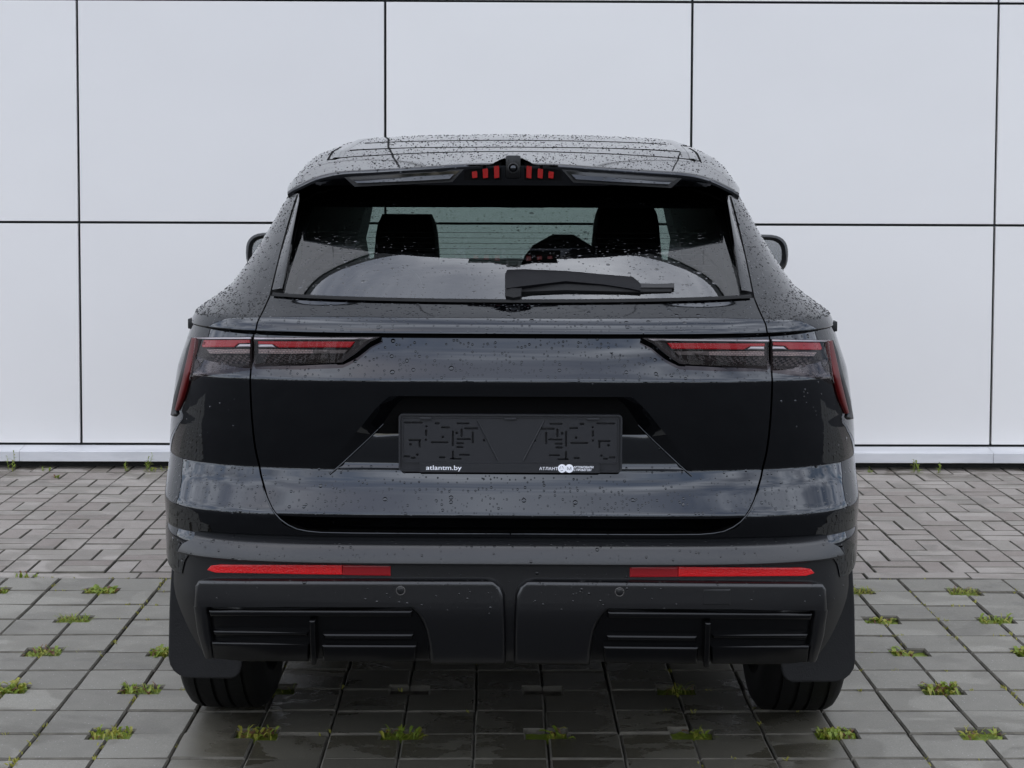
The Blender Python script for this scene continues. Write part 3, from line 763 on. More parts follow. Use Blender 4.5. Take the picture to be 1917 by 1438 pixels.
# --- tail lamps
TL_IN = [(474, 632), (711, 632), (690, 642), (665, 663), (640, 680), (560, 685), (474, 688)]
TL_OUT = [(357, 632), (468, 631), (467, 689), (420, 696), (385, 703), (362, 711), (348, 728), (336, 756), (324, 784), (315.5, 781), (322, 745), (338, 690), (347, 655)]
for s in (-1, 1):
    side = 'left' if s < 0 else 'right'
    lamp = empty('tail_lamp', (0, 0, 0), 0, car)
    P = dict(s=s, depth=.004, step=7)
    def piece(name, mat, poly, o_, roll=.0, rr=3, step=7, depth=.004):
        mb = MB(); patch(mb, poly, s=s, yc=yc_lamp, off=o_-.009, depth=depth, roll=roll, rr=rr, step=step); return mb.build(name, mat, lamp, 35)
    piece('housing', 'lamp_black', TL_IN, .0015, depth=.03); piece('housing', 'lamp_smoke', TL_OUT, .0015, depth=.012)
    piece('lamp_blade', 'plastic_dark', [(474, 633), (711, 632), (689, 643), (664, 664), (640, 680), (628, 681), (650, 662), (668, 640), (474, 639)], .003)
    piece('brake_light', 'lamp_red', [(480, 640), (664, 641), (655, 652), (520, 652), (508, 646), (480, 645)], .0045, .001, 2)
    piece('brake_light', 'lamp_red', [(376, 637), (464, 637), (464, 643), (442, 644), (434, 651), (374, 651), (372, 648)], .0045, .001, 2)
    piece('side_light', 'blade_red', [(357, 634), (365, 634), (362, 655), (352, 698), (337, 750), (328, 772), (324, 770), (338, 715), (349, 668)], .012, .003, 4, depth=.010)
    piece('lamp_blade', 'plastic_dark', [(356, 633), (357, 636), (349, 668), (338, 715), (325, 768), (327, 778), (322, 783), (315.5, 781), (322, 745), (338, 690), (347, 655)], .012, .003, 4, depth=.012)
    piece('chrome_tab', 'satin_metal', [(438, 651), (445, 645.5), (465, 645.5), (465, 651)], .005, .001, 2)
    piece('chrome_tab', 'satin_metal', [(481, 646), (507, 646.5), (513, 652), (481, 651.5)], .005, .001, 2)
    piece('indicator', 'led_diffuser', [(382, 655), (464, 655), (464, 663), (388, 663)], .0045)
    piece('indicator', 'led_diffuser', [(481, 655), (585, 656), (585, 663.5), (481, 663.5)], .0045)
    piece('reversing_light', 'steel_dull', [(586, 656), (650, 656.5), (643, 663), (586, 663.5)], .0042)
    # chequer of small facets below the indicator
    for i in range(14):
        for j in range(4):
            if (i+j) % 2: continue
            x0, y0 = 390+i*5.4+j*2.2, 667+j*3.8
            if x0 > 460: continue
            piece('facet', 'facet_metal', [(x0, y0), (x0+5, y0), (x0+7, y0+3.6), (x0+2, y0+3.6)], .0035, depth=.001)
    for i in range(20):
        for j in range(4):
            if (i+j) % 2: continue
            x0, y0 = 484+i*6+j*2.2, 666.5+j*(3.9-.14*i)
            piece('facet', 'facet_metal', [(x0, y0), (x0+5.4, y0), (x0+7, y0+3.3-.12*i), (x0+2, y0+3.3-.12*i)], .0035, depth=.001)
    piece('lens', 'lens_clear', TL_IN, .0135, .004, 5, depth=.022); piece('lens', 'lens_clear', [(364, 633), (468, 632), (467, 689), (420, 696), (385, 703), (364, 709), (352, 716), (357, 685)], .0135, .004, 5, depth=.018)
    piece('bright_edge', 'satin_metal', [(474, 633.2), (700, 633.6), (690, 636.6), (474, 636.4)], .0075, depth=.002); piece('bright_edge', 'satin_metal', [(360, 633), (468, 632.6), (468, 635.6), (361, 636)], .0075, depth=.002)

# --- shoulder, rear ledge and cabin: rings (W, yc, y at the side, n, z centre, z side)
def ring_pt(R, th):
    W__, y0, ye, n, zc, zs_ = R; s = 1 if th >= 0 else -1; t_ = abs(th)
    f_ = 1-max(0.0, math.cos(t_))**(2/n)
    return Vector((s*W__*math.sin(t_)**(2/n), y0+(ye-y0)*f_, zc+(zs_-zc)*f_**.35))
def th_x(R, x): return math.asin(min(1.0, x/R[0])**(R[3]/2))
def ring_mix(A, B, t_): return tuple(a+(b_-a)*t_ for a, b_ in zip(A, B))
def ring_spline(Rs, m_):
    keys = list(range(len(Rs))); out = []
    for i in range((len(Rs)-1)*m_+1):
        out.append(tuple(smooth_lerp([(k, Rs[k][c]) for k in keys], i/m_) for c in range(6)))
    return out
LEDGE = [(.832, .036, .656, 3.7, 1.1625, 1.1625), (.831, .014, .634, 3.7, 1.1640, 1.1640), (.830, .012, .632, 3.7, 1.169, 1.169), (.825, .022, .65, 3.8, 1.183, 1.182), (.818, .038, .68, 3.95, 1.195, 1.194),
         (.803, .062, .80, 4.3, 1.207, 1.207), (.780, .092, .95, 4.75, 1.2195, 1.228), (.754, .118, 1.15, 5.2, 1.230, 1.258)]
CAB = [(.754, .120, 1.15, 5.2, 1.2305, 1.258), (.716, .255, 1.15, 5.2, 1.3135, 1.318), (.682, .395, 1.15, 4.9, 1.392, 1.392), (.657, .535, 1.15, 4.3, 1.465, 1.460), (.634, .680, 1.15, 3.6, 1.534, 1.520)]
lr = ring_spline(LEDGE, 4); cr_ = ring_spline(CAB, 6)
shutx = lambda i, m_: .600+.030*(1-i/m_)
def ring_panel(mb, Rs, fa, fb, nx, s=1, inset=0.0):
    rows = []
    for i, R in enumerate(Rs):
        a, b_ = fa(i, R), fb(i, R)
        row = [ring_pt(R, a+(b_-a)*k/nx) for k in range(nx+1)]
        rows.append([Vector((p.x*s, p.y+inset, p.z-inset*.6)) for p in row])
    mb.grid(rows)
NL, NC = len(lr)-1, len(cr_)-1
XL = lambda i: lerp([(0, .612), (4, .610), (12, .607), (NL, .592)], i)       # shut line across the ledge
mb = MB(); ring_panel(mb, lr, lambda i, R: -th_x(R, XL(i)-.002), lambda i, R: th_x(R, XL(i)-.002), 80); mb.build('rear_ledge', 'black_paint', tg, 40)
XP = lambda i: lerp([(0, .592), (NC, .600)], i)                                # shut line up the pillar
XG = lambda i: lerp([(0, .560), (NC, .572)], i)                                # edge of the glass
for s in (-1, 1):
    mb = MB(); ring_panel(mb, lr, lambda i, R: th_x(R, XL(i)+.002), lambda i, R: math.pi/2, 40, s)
    ring_panel(mb, cr_, lambda i, R: th_x(R, XP(i)+.002), lambda i, R: math.pi/2, 30, s)
    # shoulder and pillars further forward
    YA = lambda z: lerp([(1.16, 4.3), (1.19, 3.95), (1.22, 3.78), (1.258, 3.62), (1.318, 3.46), (1.392, 3.29), (1.46, 3.12), (1.53, 2.94)], z)
    fwd = []
    for R in lr+cr_[1:]:
        z, y0, W__ = R[5], R[2], R[0]
        fwd.append([Vector((s*W__*lerp([(0, 1), (2.2, 1), (3.2, .97), (4.3, .90)], y0+(YA(z)-y0)*k/30), y0+(YA(z)-y0)*k/30, z-.10*lerp([(0, 0), (1.2, 0), (3.6, 1), (4.4, 1.3)], y0+(YA(z)-y0)*k/30)*lerp([(1.16, 1), (1.5, .0)], z)*.7)) for k in range(31)])
    mb.grid(fwd); mb.build('body_side', 'black_paint', car, 40)
    # side windows, let into the cabin side
    for ya, yb in ((.98, 1.42), (1.50, 2.34), (2.42, 3.30)):
        rows = []
        for k in range(11):
            z = 1.285+(1.475-1.285)*k/10; W__ = lerp([(1.258, .754), (1.318, .716), (1.392, .682), (1.46, .657), (1.52, .626)], z); row = []
            e = min(YA(z)-.14, yb)
            a_ = ya+(.35*k/10 if ya < 1 else 0)
            for j in range(17):
                y = a_+(e-a_)*j/16; row.append(Vector((s*(W__*lerp([(0, 1), (2.2, 1), (3.2, .97), (4.3, .90)], y)+.003), y, z-.07*lerp([(0, 0), (1.2, 0), (3.6, 1)], y)*lerp([(1.16, 1), (1.5, 0)], z))))
            rows.append(row)
        mb = MB(); mb.grid(rows); mb.build('side_window', 'piano_black', car, 40)
    # blade between glass and pillar
    mb = MB(); rows = []
    for i, R in enumerate(cr_[1:]):
        a, b_ = th_x(R, XG(i+1)), th_x(R, XP(i+1)-.002); row = []
        ex = .010+.125*(i/(NC-1))**1.5
        for k in range(7):
            p = ring_pt(R, a+(b_-a)*k/6); e_ = lerp([(0, .0), (1, 1.0), (2, .94), (6, .0)], k)
            row.append(Vector(((p.x-.004*e_)*s, p.y-ex*e_, p.z+.006*e_)))
        rows.append(row)
    mb.grid(rows); mb.build('window_blade', 'black_paint', tg, 25)

# --- rear window
frit_i = [i for i, R in enumerate(cr_) if R[4] > 1.452][0]
mb = MB(); ring_panel(mb, cr_[:frit_i+1], lambda i, R: -th_x(R, XG(i)-.001), lambda i, R: th_x(R, XG(i)-.001), 60)
rw = mb.build('rear_window', 'rear_glass', tg, 60)
mb = MB(); ring_panel(mb, cr_[frit_i:], lambda i, R: -th_x(R, XG(i+frit_i)-.001), lambda i, R: th_x(R, XG(i+frit_i)-.001), 60); mb.build('window_border', 'piano_black', rw, 60)
for s in (-1, 1):   # black printed border down the sides
    mb = MB(); ring_panel(mb, cr_[:frit_i+1], lambda i, R: th_x(R, XG(i)-.03), lambda i, R: th_x(R, XG(i)-.001), 6, s, inset=.004); mb.build('window_border', 'cavity', rw, 60)
mb = MB()
for k in range(11):      # heater wires
    R = cr_[2+k]; pts = [ring_pt(R, -th_x(R, .50)+2*th_x(R, .50)*j/30)+Vector((0, .003, -.002)) for j in range(31)]
    mb.tube(pts, .0006, 3)
mb.build('heater_wires', 'interior_black', rw)
rows = [[ring_pt(cr_[0], -th_x(cr_[0], .585)+2*th_x(cr_[0], .585)*k/50)+Vector((0, -.004+a, b_)) for k in range(51)] for a, b_ in ((-.004, .001), (.0, .006), (.010, .008), (.016, .004))]
mb = MB(); mb.grid(rows); mb.build('window_seal', 'rubber', tg, 50)

# --- roof and spoiler
SP_Y = .40
G_FLAT = [(0, 0), (.3, .012), (.5, .03), (.68, .065), (.80, .11), (.88, .19), (.93, .33), (.97, .58), (1, 1)]
G_REAR = [(0, 0), (.2, .03), (.4, .13), (.62, .25), (.77, .35), (.87, .55), (.96, .87), (1, 1)]
ZC = [(.40, 1.568), (.6, 1.5855), (.8, 1.602), (1.0, 1.618), (1.2, 1.6335), (1.5, 1.6565), (1.74, 1.6735), (2.1, 1.685), (2.5, 1.675), (2.95, 1.630)]
WR = [(.40, .578), (.55, .600), (.70, .618), (1.15, .640), (2.2, .640), (2.95, .610)]
ZE = [(.40, 1.484), (.55, 1.495), (.70, 1.508), (1.15, 1.520), (2.2, 1.520), (2.95, 1.50)]
def roof_pt(u, y):
    k = lerp([(.4, 0), (1.0, 1)], y); a = abs(u)
    g_ = smooth_lerp(G_REAR, a)*(1-k)+smooth_lerp(G_FLAT, a)*k
    zc = smooth_lerp(ZC, y); return Vector((u*smooth_lerp(WR, y), y, zc-(zc-lerp(ZE, y))*g_))
def us(n): return [math.copysign(1-(1-abs(k)/n)**1.7, k) for k in range(-n, n+1)]
def sp_edge(u): return SP_Y+.10*abs(u)**3.2                 # trailing edge sweeps forward at the corners
U = us(34)
rows = []
YR = [0, .004, .012, .03, .06, .1, .16, .24, .32, .40, .48]
for dy_ in YR:
    rows.append([roof_pt(u, sp_edge(u)+dy_*(1-.2*abs(u)**3)) - Vector((0, 0, .006*max(0, 1-dy_/.012)**2)) for u in U])
roof_rows = [[roof_pt(u, sp_edge(u)+.48*(1-.2*abs(u)**3)+(2.95-(sp_edge(u)+.48*(1-.2*abs(u)**3)))*k/26) for u in U] for k in range(27)]
mb = MB(); mb.grid(roof_rows); roof = mb.build('roof', 'black_paint', car, 40)
# spoiler: upper skin, rear face, underside
def zbot(u): return 1.5115-.004*abs(u)**4-.0
sp = list(rows)
face = [[Vector((p.x*.997, p.y+.012*t_+.0, p.z-.006-(p.z-.006-zbot(u))*t_ if p.z-.006 > zbot(u) else p.z-.006-.004*t_)) for p, u in zip(rows[0], U)] for t_ in (0, .33, .66, 1)]
under = [[Vector((p.x*(.995-.01*t_), p.y+(.68-p.y)*t_*.92+.012, p.z+.012*t_)) for p in face[-1]] for t_ in (.05, .5, 1)]
mb = MB(); mb.grid(sp[::-1]+face+under); spo = mb.build('spoiler', 'black_paint', tg, 40)
def face_pt(px, py, out=.002):
    """point on the spoiler's rear face, spot measured on the left half of the photograph"""
    y = SP_Y
    for _ in range(6):
        D = D0+y; x = (958+3.5*y-px)*D/FPX; u = min(1, x/.578); y = sp_edge(u)+.004
    pyc = py+.0036*(958-px); return Vector((x, y-out, HCAM-(pyc-HOR)*(D0+y)/FPX))
def face_piece(name, mat, poly, s, t_=.006, out=.002, parent=None, smooth=30):
    mb = MB(); pts = []
    n = len(poly)
    for i in range(n):
        a, b_ = poly[i], poly[(i+1) % n]; m_ = max(1, int(abs(a[0]-b_[0])/25))
        pts += [(a[0]+(b_[0]-a[0])*k/m_, a[1]+(b_[1]-a[1])*k/m_) for k in range(m_)]
    f0 = [face_pt(*p, out=out) for p in pts]; f1 = [v+Vector((0, t_+out, 0)) for v in f0]
    mb.add([Vector((v.x*s, v.y, v.z)) for v in f0+f1], [tuple(range(len(pts)))]+[(i, i+len(pts), (i+1) % len(pts)+len(pts), (i+1) % len(pts)) for i in range(len(pts))])
    return mb.build(name, mat, parent or spo, smooth)
for s in (-1, 1):
    face_piece('slot_frame', 'plastic_dark', [(642, 330), (868, 317), (846, 341), (664, 350)], s, out=.004)
    o = face_piece('slot', 'piano_black', [(652, 333), (860, 320), (842, 337), (668, 345)], s, out=.0062)
    mb = MB(); a = [face_pt(x, y, .0065) for x, y in ((660, 337), (720, 334), (780, 330), (850, 326))]; c = [face_pt(x, y, .020) for x, y in ((670, 343), (724, 341), (784, 338.5), (842, 335))]
    mb.grid([[Vector((p.x*s, p.y, p.z)) for p in a], [Vector((p.x*s, p.y, p.z)) for p in c], [Vector((p.x*s, p.y+.012, p.z-.002)) for p in c]]); mb.build('slot_fin', 'black_paint', spo, 30)
    face_piece('claw_panel', 'cavity', [(868, 320), (905, 311), (938, 303), (938, 338), (868, 338)], s, out=.004)
    for x0, y0 in ((883, 322), (903, 317), (924, 312)):
        face_piece('claw_light', 'claw_red', [(x0, y0), (x0+9, y0-1.5), (x0+10, y0+2), (x0+10, 333), (x0+1, 334)], s, out=.009)
# ridge of the spoiler's centre and the reversing camera under it
mb = MB(); rows = []
for k in range(9):
    y = SP_Y-.012+.20*k/8; w_ = .052*(1-k/8*.35); h = .016*(1-(k/8)**2)
    rows.append([roof_pt(0, max(SP_Y, y))+Vector((x*w_, min(0, y-SP_Y), h*(1-abs(x)**4)-.001 if abs(x) < 1 else -.002)) for x in (-2.3, -1.5, -1, -.9, -.5, 0, .5, .9, 1, 1.5, 2.3)])
rows2 = [[Vector((p.x, p.y, p.z-.002-(.010 if False else 0))) for p in r] for r in rows]
mb.grid(rows2); mb.build('spoiler_ridge', 'black_paint', spo, 40)
cz = HCAM-(313-HOR)*(D0+SP_Y)/FPX
mb = MB(); mb.box((.001, SP_Y+.005, cz), (.040, .05, .060), bev=.007); cb = mb.build('reversing_camera', 'plastic_grille', spo, 50)
mb = MB(); mb.lathe([(.0, .0142), (-.004, .0138), (-.005, .0120), (-.003, .0108)], 'y', (.001, SP_Y-.020, cz-.003), 28); mb.build('bezel', 'plastic_dark', cb, 50)
mb = MB(); mb.lathe([(.001, .0108), (-.001, .009), (-.0035, .005), (-.0045, 0.0)], 'y', (.001, SP_Y-.020, cz-.003), 28); mb.build('camera_lens', 'piano_black', cb, 60)
# seams and strips on the roof
def roof_strip(name, pts, w_, h, mat, n=14):
    mb = MB(); P_ = []
    for (u0, y0), (u1, y1) in zip(pts, pts[1:]): P_ += [(u0+(u1-u0)*k/n, y0+(y1-y0)*k/n) for k in range(n)]
    P_.append(pts[-1]); rows = []
    for i, (u, y) in enumerate(P_):
        a, b_ = roof_pt(*P_[max(0, i-1)]), roof_pt(*P_[min(len(P_)-1, i+1)]); t_ = (b_-a).normalized(); q = t_.cross(Vector((0, 0, 1))).normalized(); c = roof_pt(u, y)
        rows.append([c-q*w_/2-Vector((0, 0, .002)), c-q*w_*.35+Vector((0, 0, h)), c+q*w_*.35+Vector((0, 0, h)), c+q*w_/2-Vector((0, 0, .002))])
    mb.grid(rows); mb.build(name, mat, roof, 50)
for s in (-1, 1):
    roof_strip('roof_rail', [(s*.785, .80), (s*.79, 1.2), (s*.795, 1.6), (s*.80, 2.4)], .038, .002, 'black_paint')
    roof_strip('roof_seam', [(s*.80, .80), (s*.4, .84), (0, .85)], .010, .0010, 'cavity')
    roof_strip('roof_seam', [(s*.76, 1.02), (s*.4, 1.05), (0, 1.05)], .012, .0010, 'cavity')
    roof_strip('roof_seam', [(s*.74, 1.40), (0, 1.42)], .014, .0010, 'cavity')
    roof_strip('roof_seam', [(s*.80, .78), (s*.835, .80), (s*.84, 1.3)], .008, .0010, 'cavity')
# --- rain beads standing on the surfaces seen at a grazing angle
m, ns, ls, b = newmat('water_bead')
b.inputs['Base Color'].default_value = (0.0012, 0.0012, 0.0014, 1); b.inputs['Roughness'].default_value = 0.02; b.inputs['IOR'].default_value = 1.33
def beads(name, parent, sampler, n, seed, r0=.0013, r1=.0042):
    r = random.Random(seed); mb = MB()
    for _ in range(n):
        p, nn, tt = sampler(r); q = nn.cross(tt).normalized(); tt = q.cross(nn)
        rad_ = r0+(r1-r0)*r.random()**2.2; st = 1+.9*r.random()**3; vs = []
        for k, (a, h) in enumerate(((1.0, -.05), (.82, .30), (0, .52))):
            vs += [p+(q*math.cos(t_)+tt*math.sin(t_)*st)*rad_*a+nn*rad_*h for t_ in ([2*math.pi*j/7 for j in range(7)] if a else [0])]
        mb.add(vs, [(j, (j+1) % 7, (j+1) % 7+7, j+7) for j in range(7)]+[(j+7, (j+1) % 7+7, 14) for j in range(7)])
    o = mb.build(name, 'water_bead', parent, 180, recalc=False); tag(o, kind='stuff')
def roof_sample(r):
    while True:
        u, y = r.uniform(-1, 1), .42+2.0*r.random()**1.3
        if y > sp_edge(u)+.004 and noise.noise(Vector((u*5, y*4, 3.1)))+.55 > r.random()*.8: break
    p = roof_pt(u, y); a = roof_pt(min(1, u+.01), y)-roof_pt(max(-1, u-.01), y); c = roof_pt(u, y+.01)-roof_pt(u, y-.01)
    return p, a.cross(c).normalized(), c.normalized()
beads('rain_beads', roof, roof_sample, 3600, 11, r0=.0011, r1=.0031)
for s in (-1, 1):
    def side_sample(r, s=s):
        Rs = lr[14:] if r.random() < .55 else cr_
        i = r.uniform(0, len(Rs)-1.001); R = ring_mix(Rs[int(i)], Rs[int(i)+1], i % 1); th = th_x(R, .60)+(math.pi/2-th_x(R, .60))*r.random()
        R2 = Rs[min(len(Rs)-1, int(i)+1)]; p = ring_pt(R, th); a = ring_pt(R, min(math.pi/2, th+.01))-ring_pt(R, th-.01); c = ring_pt(R2, th)-ring_pt(Rs[int(i)], th)
        n_ = a.cross(c).normalized(); n_ = n_ if n_.x > 0 or n_.z > .3 else -n_
        c.normalize(); return Vector((p.x*s, p.y, p.z)), Vector((n_.x*s, n_.y, n_.z)), Vector((c.x*s, c.y, c.z))
    beads('rain_beads', car, side_sample, 1250, 20+s, r0=.0010, r1=.0028)

# --- front of the car: windscreen, bonnet, nose
mb = MB(); rows = []
for k in range(13):
    t_ = k/12; y = 2.95+(3.72-2.95)*t_; zc = 1.628-(1.628-1.11)*(t_**1.12); w_ = .60+.16*t_
    rows.append([Vector((w_*j/16, y-.14*(abs(j)/16)**2.5*1.0, zc-.10*(abs(j)/16)**2.2)) for j in range(-16, 17)])
mb.grid(rows); mb.build('windscreen', 'windscreen_glass', car, 60)
mb = MB(); rows = []
for k in range(13):
    t_ = k/12; y = 3.70+(4.52-3.70)*t_; zc = 1.115-.04*t_-.16*t_**3; w_ = .80-.10*t_**2
    rows.append([Vector((w_*j/14, y-.30*(abs(j)/14)**3*t_, zc-.05*(abs(j)/14)**2.5)) for j in range(-14, 15)])
for zf, yf in ((.80, 4.55), (.62, 4.565), (.45, 4.53), (.28, 4.45)): rows.append([Vector((.74*j/14, yf-.32*(abs(j)/14)**3, zf)) for j in range(-14, 15)])
mb.grid(rows); mb.build('bonnet', 'black_paint', car, 40)
for s in (-1, 1):
    mb = MB(); mb.box((s*.60, 4.38, .86), (.30, .12, .10), bev=.03); mb.build('headlight', 'lens_clear', car, 50)
mb = MB(); mb.box((0, 4.55, .62), (.9, .05, .28), bev=.02); mb.build('front_grille', 'plastic_grille', car, 50)

# --- underbody, liner behind the panels and cabin interior
mb = MB(); mb.box((0, 2.5, .30), (1.56, 3.5, .20), bev=.04); mb.build('underbody', 'cavity', car)
mb = MB()
for zs_, yc in ((zrows(1.155, .70, PROF), yc_body),):
    surf_panel(mb, zs_, lambda z: -1.25, lambda z: 1.25, 60, yc=lambda z: yc_body(z)+.030)
ring_panel(mb, lr[2:], lambda i, R: -1.4, lambda i, R: 1.4, 60, inset=.02)
mb.build('inner_shell', 'cavity', car)
for s in (-1, 1):
    mb = MB(); ring_panel(mb, cr_, lambda i, R: th_x(R, XP(i)-.05), lambda i, R: 1.5, 20, s, inset=.012); mb.build('pillar_trim', 'interior_black', car, 40)
for s in (-1, 1):
    mb = MB(); rows = []
    for z, w_ in ((.60, .80), (1.10, .78), (1.258, .735), (1.318, .705), (1.392, .672), (1.46, .640), (1.56, .53)):
        rows.append([Vector((s*w_*lerp([(0, 1), (1.6, .99), (2.2, .975), (3.4, .935)], y), y, z)) for y in (1.0, 1.6, 2.2, 2.8, YA(min(1.53, z))+.06)])
    mb.grid(rows); mb.build('door_trim', 'interior_black', car, 40)
mb = MB(); rows = [[roof_pt(u, y)*1.0+Vector((0, 0, -.05-.02*abs(u))) for u in us(10)] for y in (.62, .9, 1.2, 1.6, 2.0, 2.4, 2.75, 2.93)]
mb.grid(rows); mb.build('headliner', 'interior_black', car, 60)
mb = MB(); mb.box((0, 3.38, 1.02), (1.40, .62, .30), bev=.05); mb.box((0, 2.1, .62), (1.5, 3.2, .06)); mb.build('dashboard', 'interior_black', car, 50)
def seat(x, y, top, w_, name='front_seat'):
    mb = MB(); mb.box((x, y+.02, .97), (.46, .12, .52), rot=None, bev=.05); mb.box((x, y+.25, .70), (.48, .5, .16), bev=.05); o = mb.build(name, 'seat_leather', car, 50)
    mb = MB(); rows = []
    for k in range(9):
        t_ = k/8; z = top-.27+.27*t_; ww = w_*(1.22-.22*t_)*(1 if k < 7 else (.965 if k == 7 else .85)); dd = .05*(1 if k < 7 else (.9 if k == 7 else .6))
        rows.append([(x+a*ww/2, y+.02+b_*dd, z) for a, b_ in ((-1, -.5), (-.9, -1), (.9, -1), (1, -.5), (1, .5), (.9, 1), (-.9, 1), (-1, .5))])
    mb.grid(rows, close=True); mb.add(rows[-1], [tuple(range(8))]); mb.build('headrest', 'seat_leather', o, 50)
seat(-.385, 2.0, 1.402, .205); seat(.385, 1.95, 1.44, .215)
mb = MB(); mb.box((0, 1.30, .92), (1.25, .14, .56), bev=.05); rs = mb.build('rear_seat', 'seat_leather', car, 50)
for x, w_, t_ in ((-.42, .24, 1.26), (.13, .25, 1.355), (.42, .24, 1.26)):
    mb = MB(); rows = []
    for k in range(8):
        a_ = k/7; z = 1.12+(t_-1.12)*a_; ww = w_*(1 if a_ < .5 else math.sqrt(max(.05, 1-((a_-.5)/.52)**2)))
        rows.append([(x+a*ww/2+.02*a_, 1.30+b_*.045, z) for a, b_ in ((-1, -.5), (-.9, -1), (.9, -1), (1, -.5), (1, .5), (.9, 1), (-.9, 1), (-1, .5))])
    mb.grid(rows, close=True); mb.add(rows[-1], [tuple(range(8))]); mb.build('headrest', 'seat_leather', rs, 50)
mb = MB(); mb.box((.02, 2.92, 1.445), (.205, .04, .07), bev=.018); mb.build('rear_view_mirror', 'interior_black', car, 50)
mb = MB()
for k in range(24):
    pass
mb.tube([(-.38+.18*math.cos(t_), 2.72+.05*math.sin(t_), 1.02+.17*math.sin(t_)) for t_ in [2*math.pi*k/24 for k in range(25)]], .014, 8); mb.build('steering_wheel', 'interior_black', car, 60)

# --- wheels, mud flaps
for s in (-1, 1):
    for a in (.92, 3.635):
        wh = empty('wheel', (s*.805, a, .362), 0, car)
        prof = [(-.085, .245), (-.112, .262), (-.116, .30), (-.112, .335), (-.100, .352), (-.085, .360), (.085, .360), (.100, .352), (.112, .335), (.116, .30), (.112, .262), (.085, .245)]
        tread = []
        for k, (ax, r) in enumerate(prof): tread.append((ax, r))
        mid = [(-.085, .360), (-.070, .362), (-.0695, .354), (-.062, .354), (-.0615, .3625), (-.024, .363), (-.0235, .354), (-.015, .354), (-.0145, .363), (.0145, .363), (.015, .354), (.0235, .354), (.024, .363), (.0615, .3625), (.062, .354), (.0695, .354), (.070, .362), (.085, .360)]
        prof = prof[:5]+mid+prof[7:]
        mb = MB(); mb.lathe(prof, 'x', (0, 0, 0), 64); mb.build('tyre', 'rubber', wh, 40)
        mb = MB(); mb.lathe([(s*.02, .0), (s*.03, .06), (s*.05, .20), (s*.085, .235), (s*.09, .246), (-s*.085, .246), (-s*.08, .22), (-s*.02, .20), (-s*.02, 0)], 'x', (0, 0, 0), 48); mb.build('rim', 'alloy', wh, 40)
    mb = MB()
    fy = .475
    patch(mb, [(316, 1048), (330, 1046), (344, 1140), (372, 1200), (395, 1238), (448, 1240), (447, 1262), (444, 1273), (437, 1281), (426, 1285.5), (350, 1284), (338, 1282.5), (327, 1278.5), (317, 1270.5), (310, 1259), (307, 1244), (310, 1140)], s=s, flat=fy, off=.0, roll=.003, rr=5, depth=.006, step=9)
    mb.build('mud_flap', 'flap_rubber', car, 50)
    mb = MB(); mb.tube([(s*.62, .70, .30), (s*.57, .60, .335)], .018, 12); mb.build('suspension_arm', 'steel_dull', car, 60)

# --- door mirrors
for s in (-1, 1):
    ym = 2.42
    mb = MB(); rows = []
    cxm, czm = .925, 1.245
    for k, (sc, dy_) in enumerate(((.90, 0), (1.0, .01), (1.02, .03), (.96, .09), (.75, .14), (.35, .165), (.02, .17))):
        rows.append([(s*(cxm+.100*sc*(abs(math.cos(t_))**.6)*(1 if math.cos(t_) > 0 else -1)), ym+dy_, czm+.075*sc*(abs(math.sin(t_))**.75)*(1 if math.sin(t_) > 0 else -1)) for t_ in [2*math.pi*j/32 for j in range(32)]])
    mb.grid(rows, close=True); mir = mb.build('door_mirror', 'piano_black', car, 50)
    mb = MB(); r_ = [(s*(cxm+.076*(abs(math.cos(t_))**.6)*(1 if math.cos(t_) > 0 else -1)), ym+.012, czm+.056*(abs(math.sin(t_))**.75)*(1 if math.sin(t_) > 0 else -1)) for t_ in [2*math.pi*j/32 for j in range(32)]]
    mb.add(r_, [tuple(range(32))])
    rim_ = MB(); rim_.grid([r_, [(rows[0][j][0], ym, rows[0][j][2]) for j in range(32)]], close=True); rim_.build('mirror_rim', 'plastic_dark', mir)
    me = mb.mesh('mirror_glass'); me.materials.append(MATS['chrome']); finish('mirror_glass', me, None, mir)
    mb = MB(); mb.box((s*.82, ym+.09, 1.20), (.16, .06, .03), bev=.01); mb.build('mirror_arm', 'plastic_dark', mir, 40)
for s in (-1, 1):     # filler/charging flap hinge lip on each shoulder
    mb = MB(); mb.box((s*.818, .36, 1.157), (.016, .04, .026), bev=.003); mb.build('shoulder_tab', 'plastic_dark', car, 40)

# --- rear wiper
def wp(px, py, lift):
    """point on the rear window plus a lift off the glass"""
    y = .3
    for _ in range(20):
        D = D0+y; z = HCAM-(py+.0036*(958-px)-HOR)*D/FPX
        t_ = 0
        for a, b_ in zip(cr_, cr_[1:]):
            if a[4] <= z <= b_[4]: t_ = a[1]+(b_[1]-a[1])*(z-a[4])/(b_[4]-a[4])
        if z < cr_[0][4]: t_ = cr_[0][1]-(cr_[0][4]-z)*3
        x = (px-(958+3.5*y))*D/FPX
        R = min(cr_, key=lambda r: abs(r[4]-z)); th = th_x(R, min(abs(x), R[0])); t_ += (ring_pt(R, th).y-R[1])
        y += (t_-y)*.5
    return Vector((x, y, z))+Vector((0, -.50, .86))*lift
def wiper_bar(name, mat, top, bot, l0, l1, parent=None):
    n = len(top); mb = MB(); rows = []
    for (a, b_), h0, h1 in zip(zip(top, bot), l0, l1):
        ring = [wp(*b_, h0), wp(*b_, h1), wp(*((a[0]*.7+b_[0]*.3), (a[1]*.7+b_[1]*.3)), h1+.003), wp(*a, h1), wp(*a, h0)]
        rows.append(ring)
    mb.grid(rows, close=True); mb.add(rows[0], [tuple(range(5))]); mb.add(rows[-1], [tuple(range(5))])
    return mb.build(name, mat, parent or tg, 45)
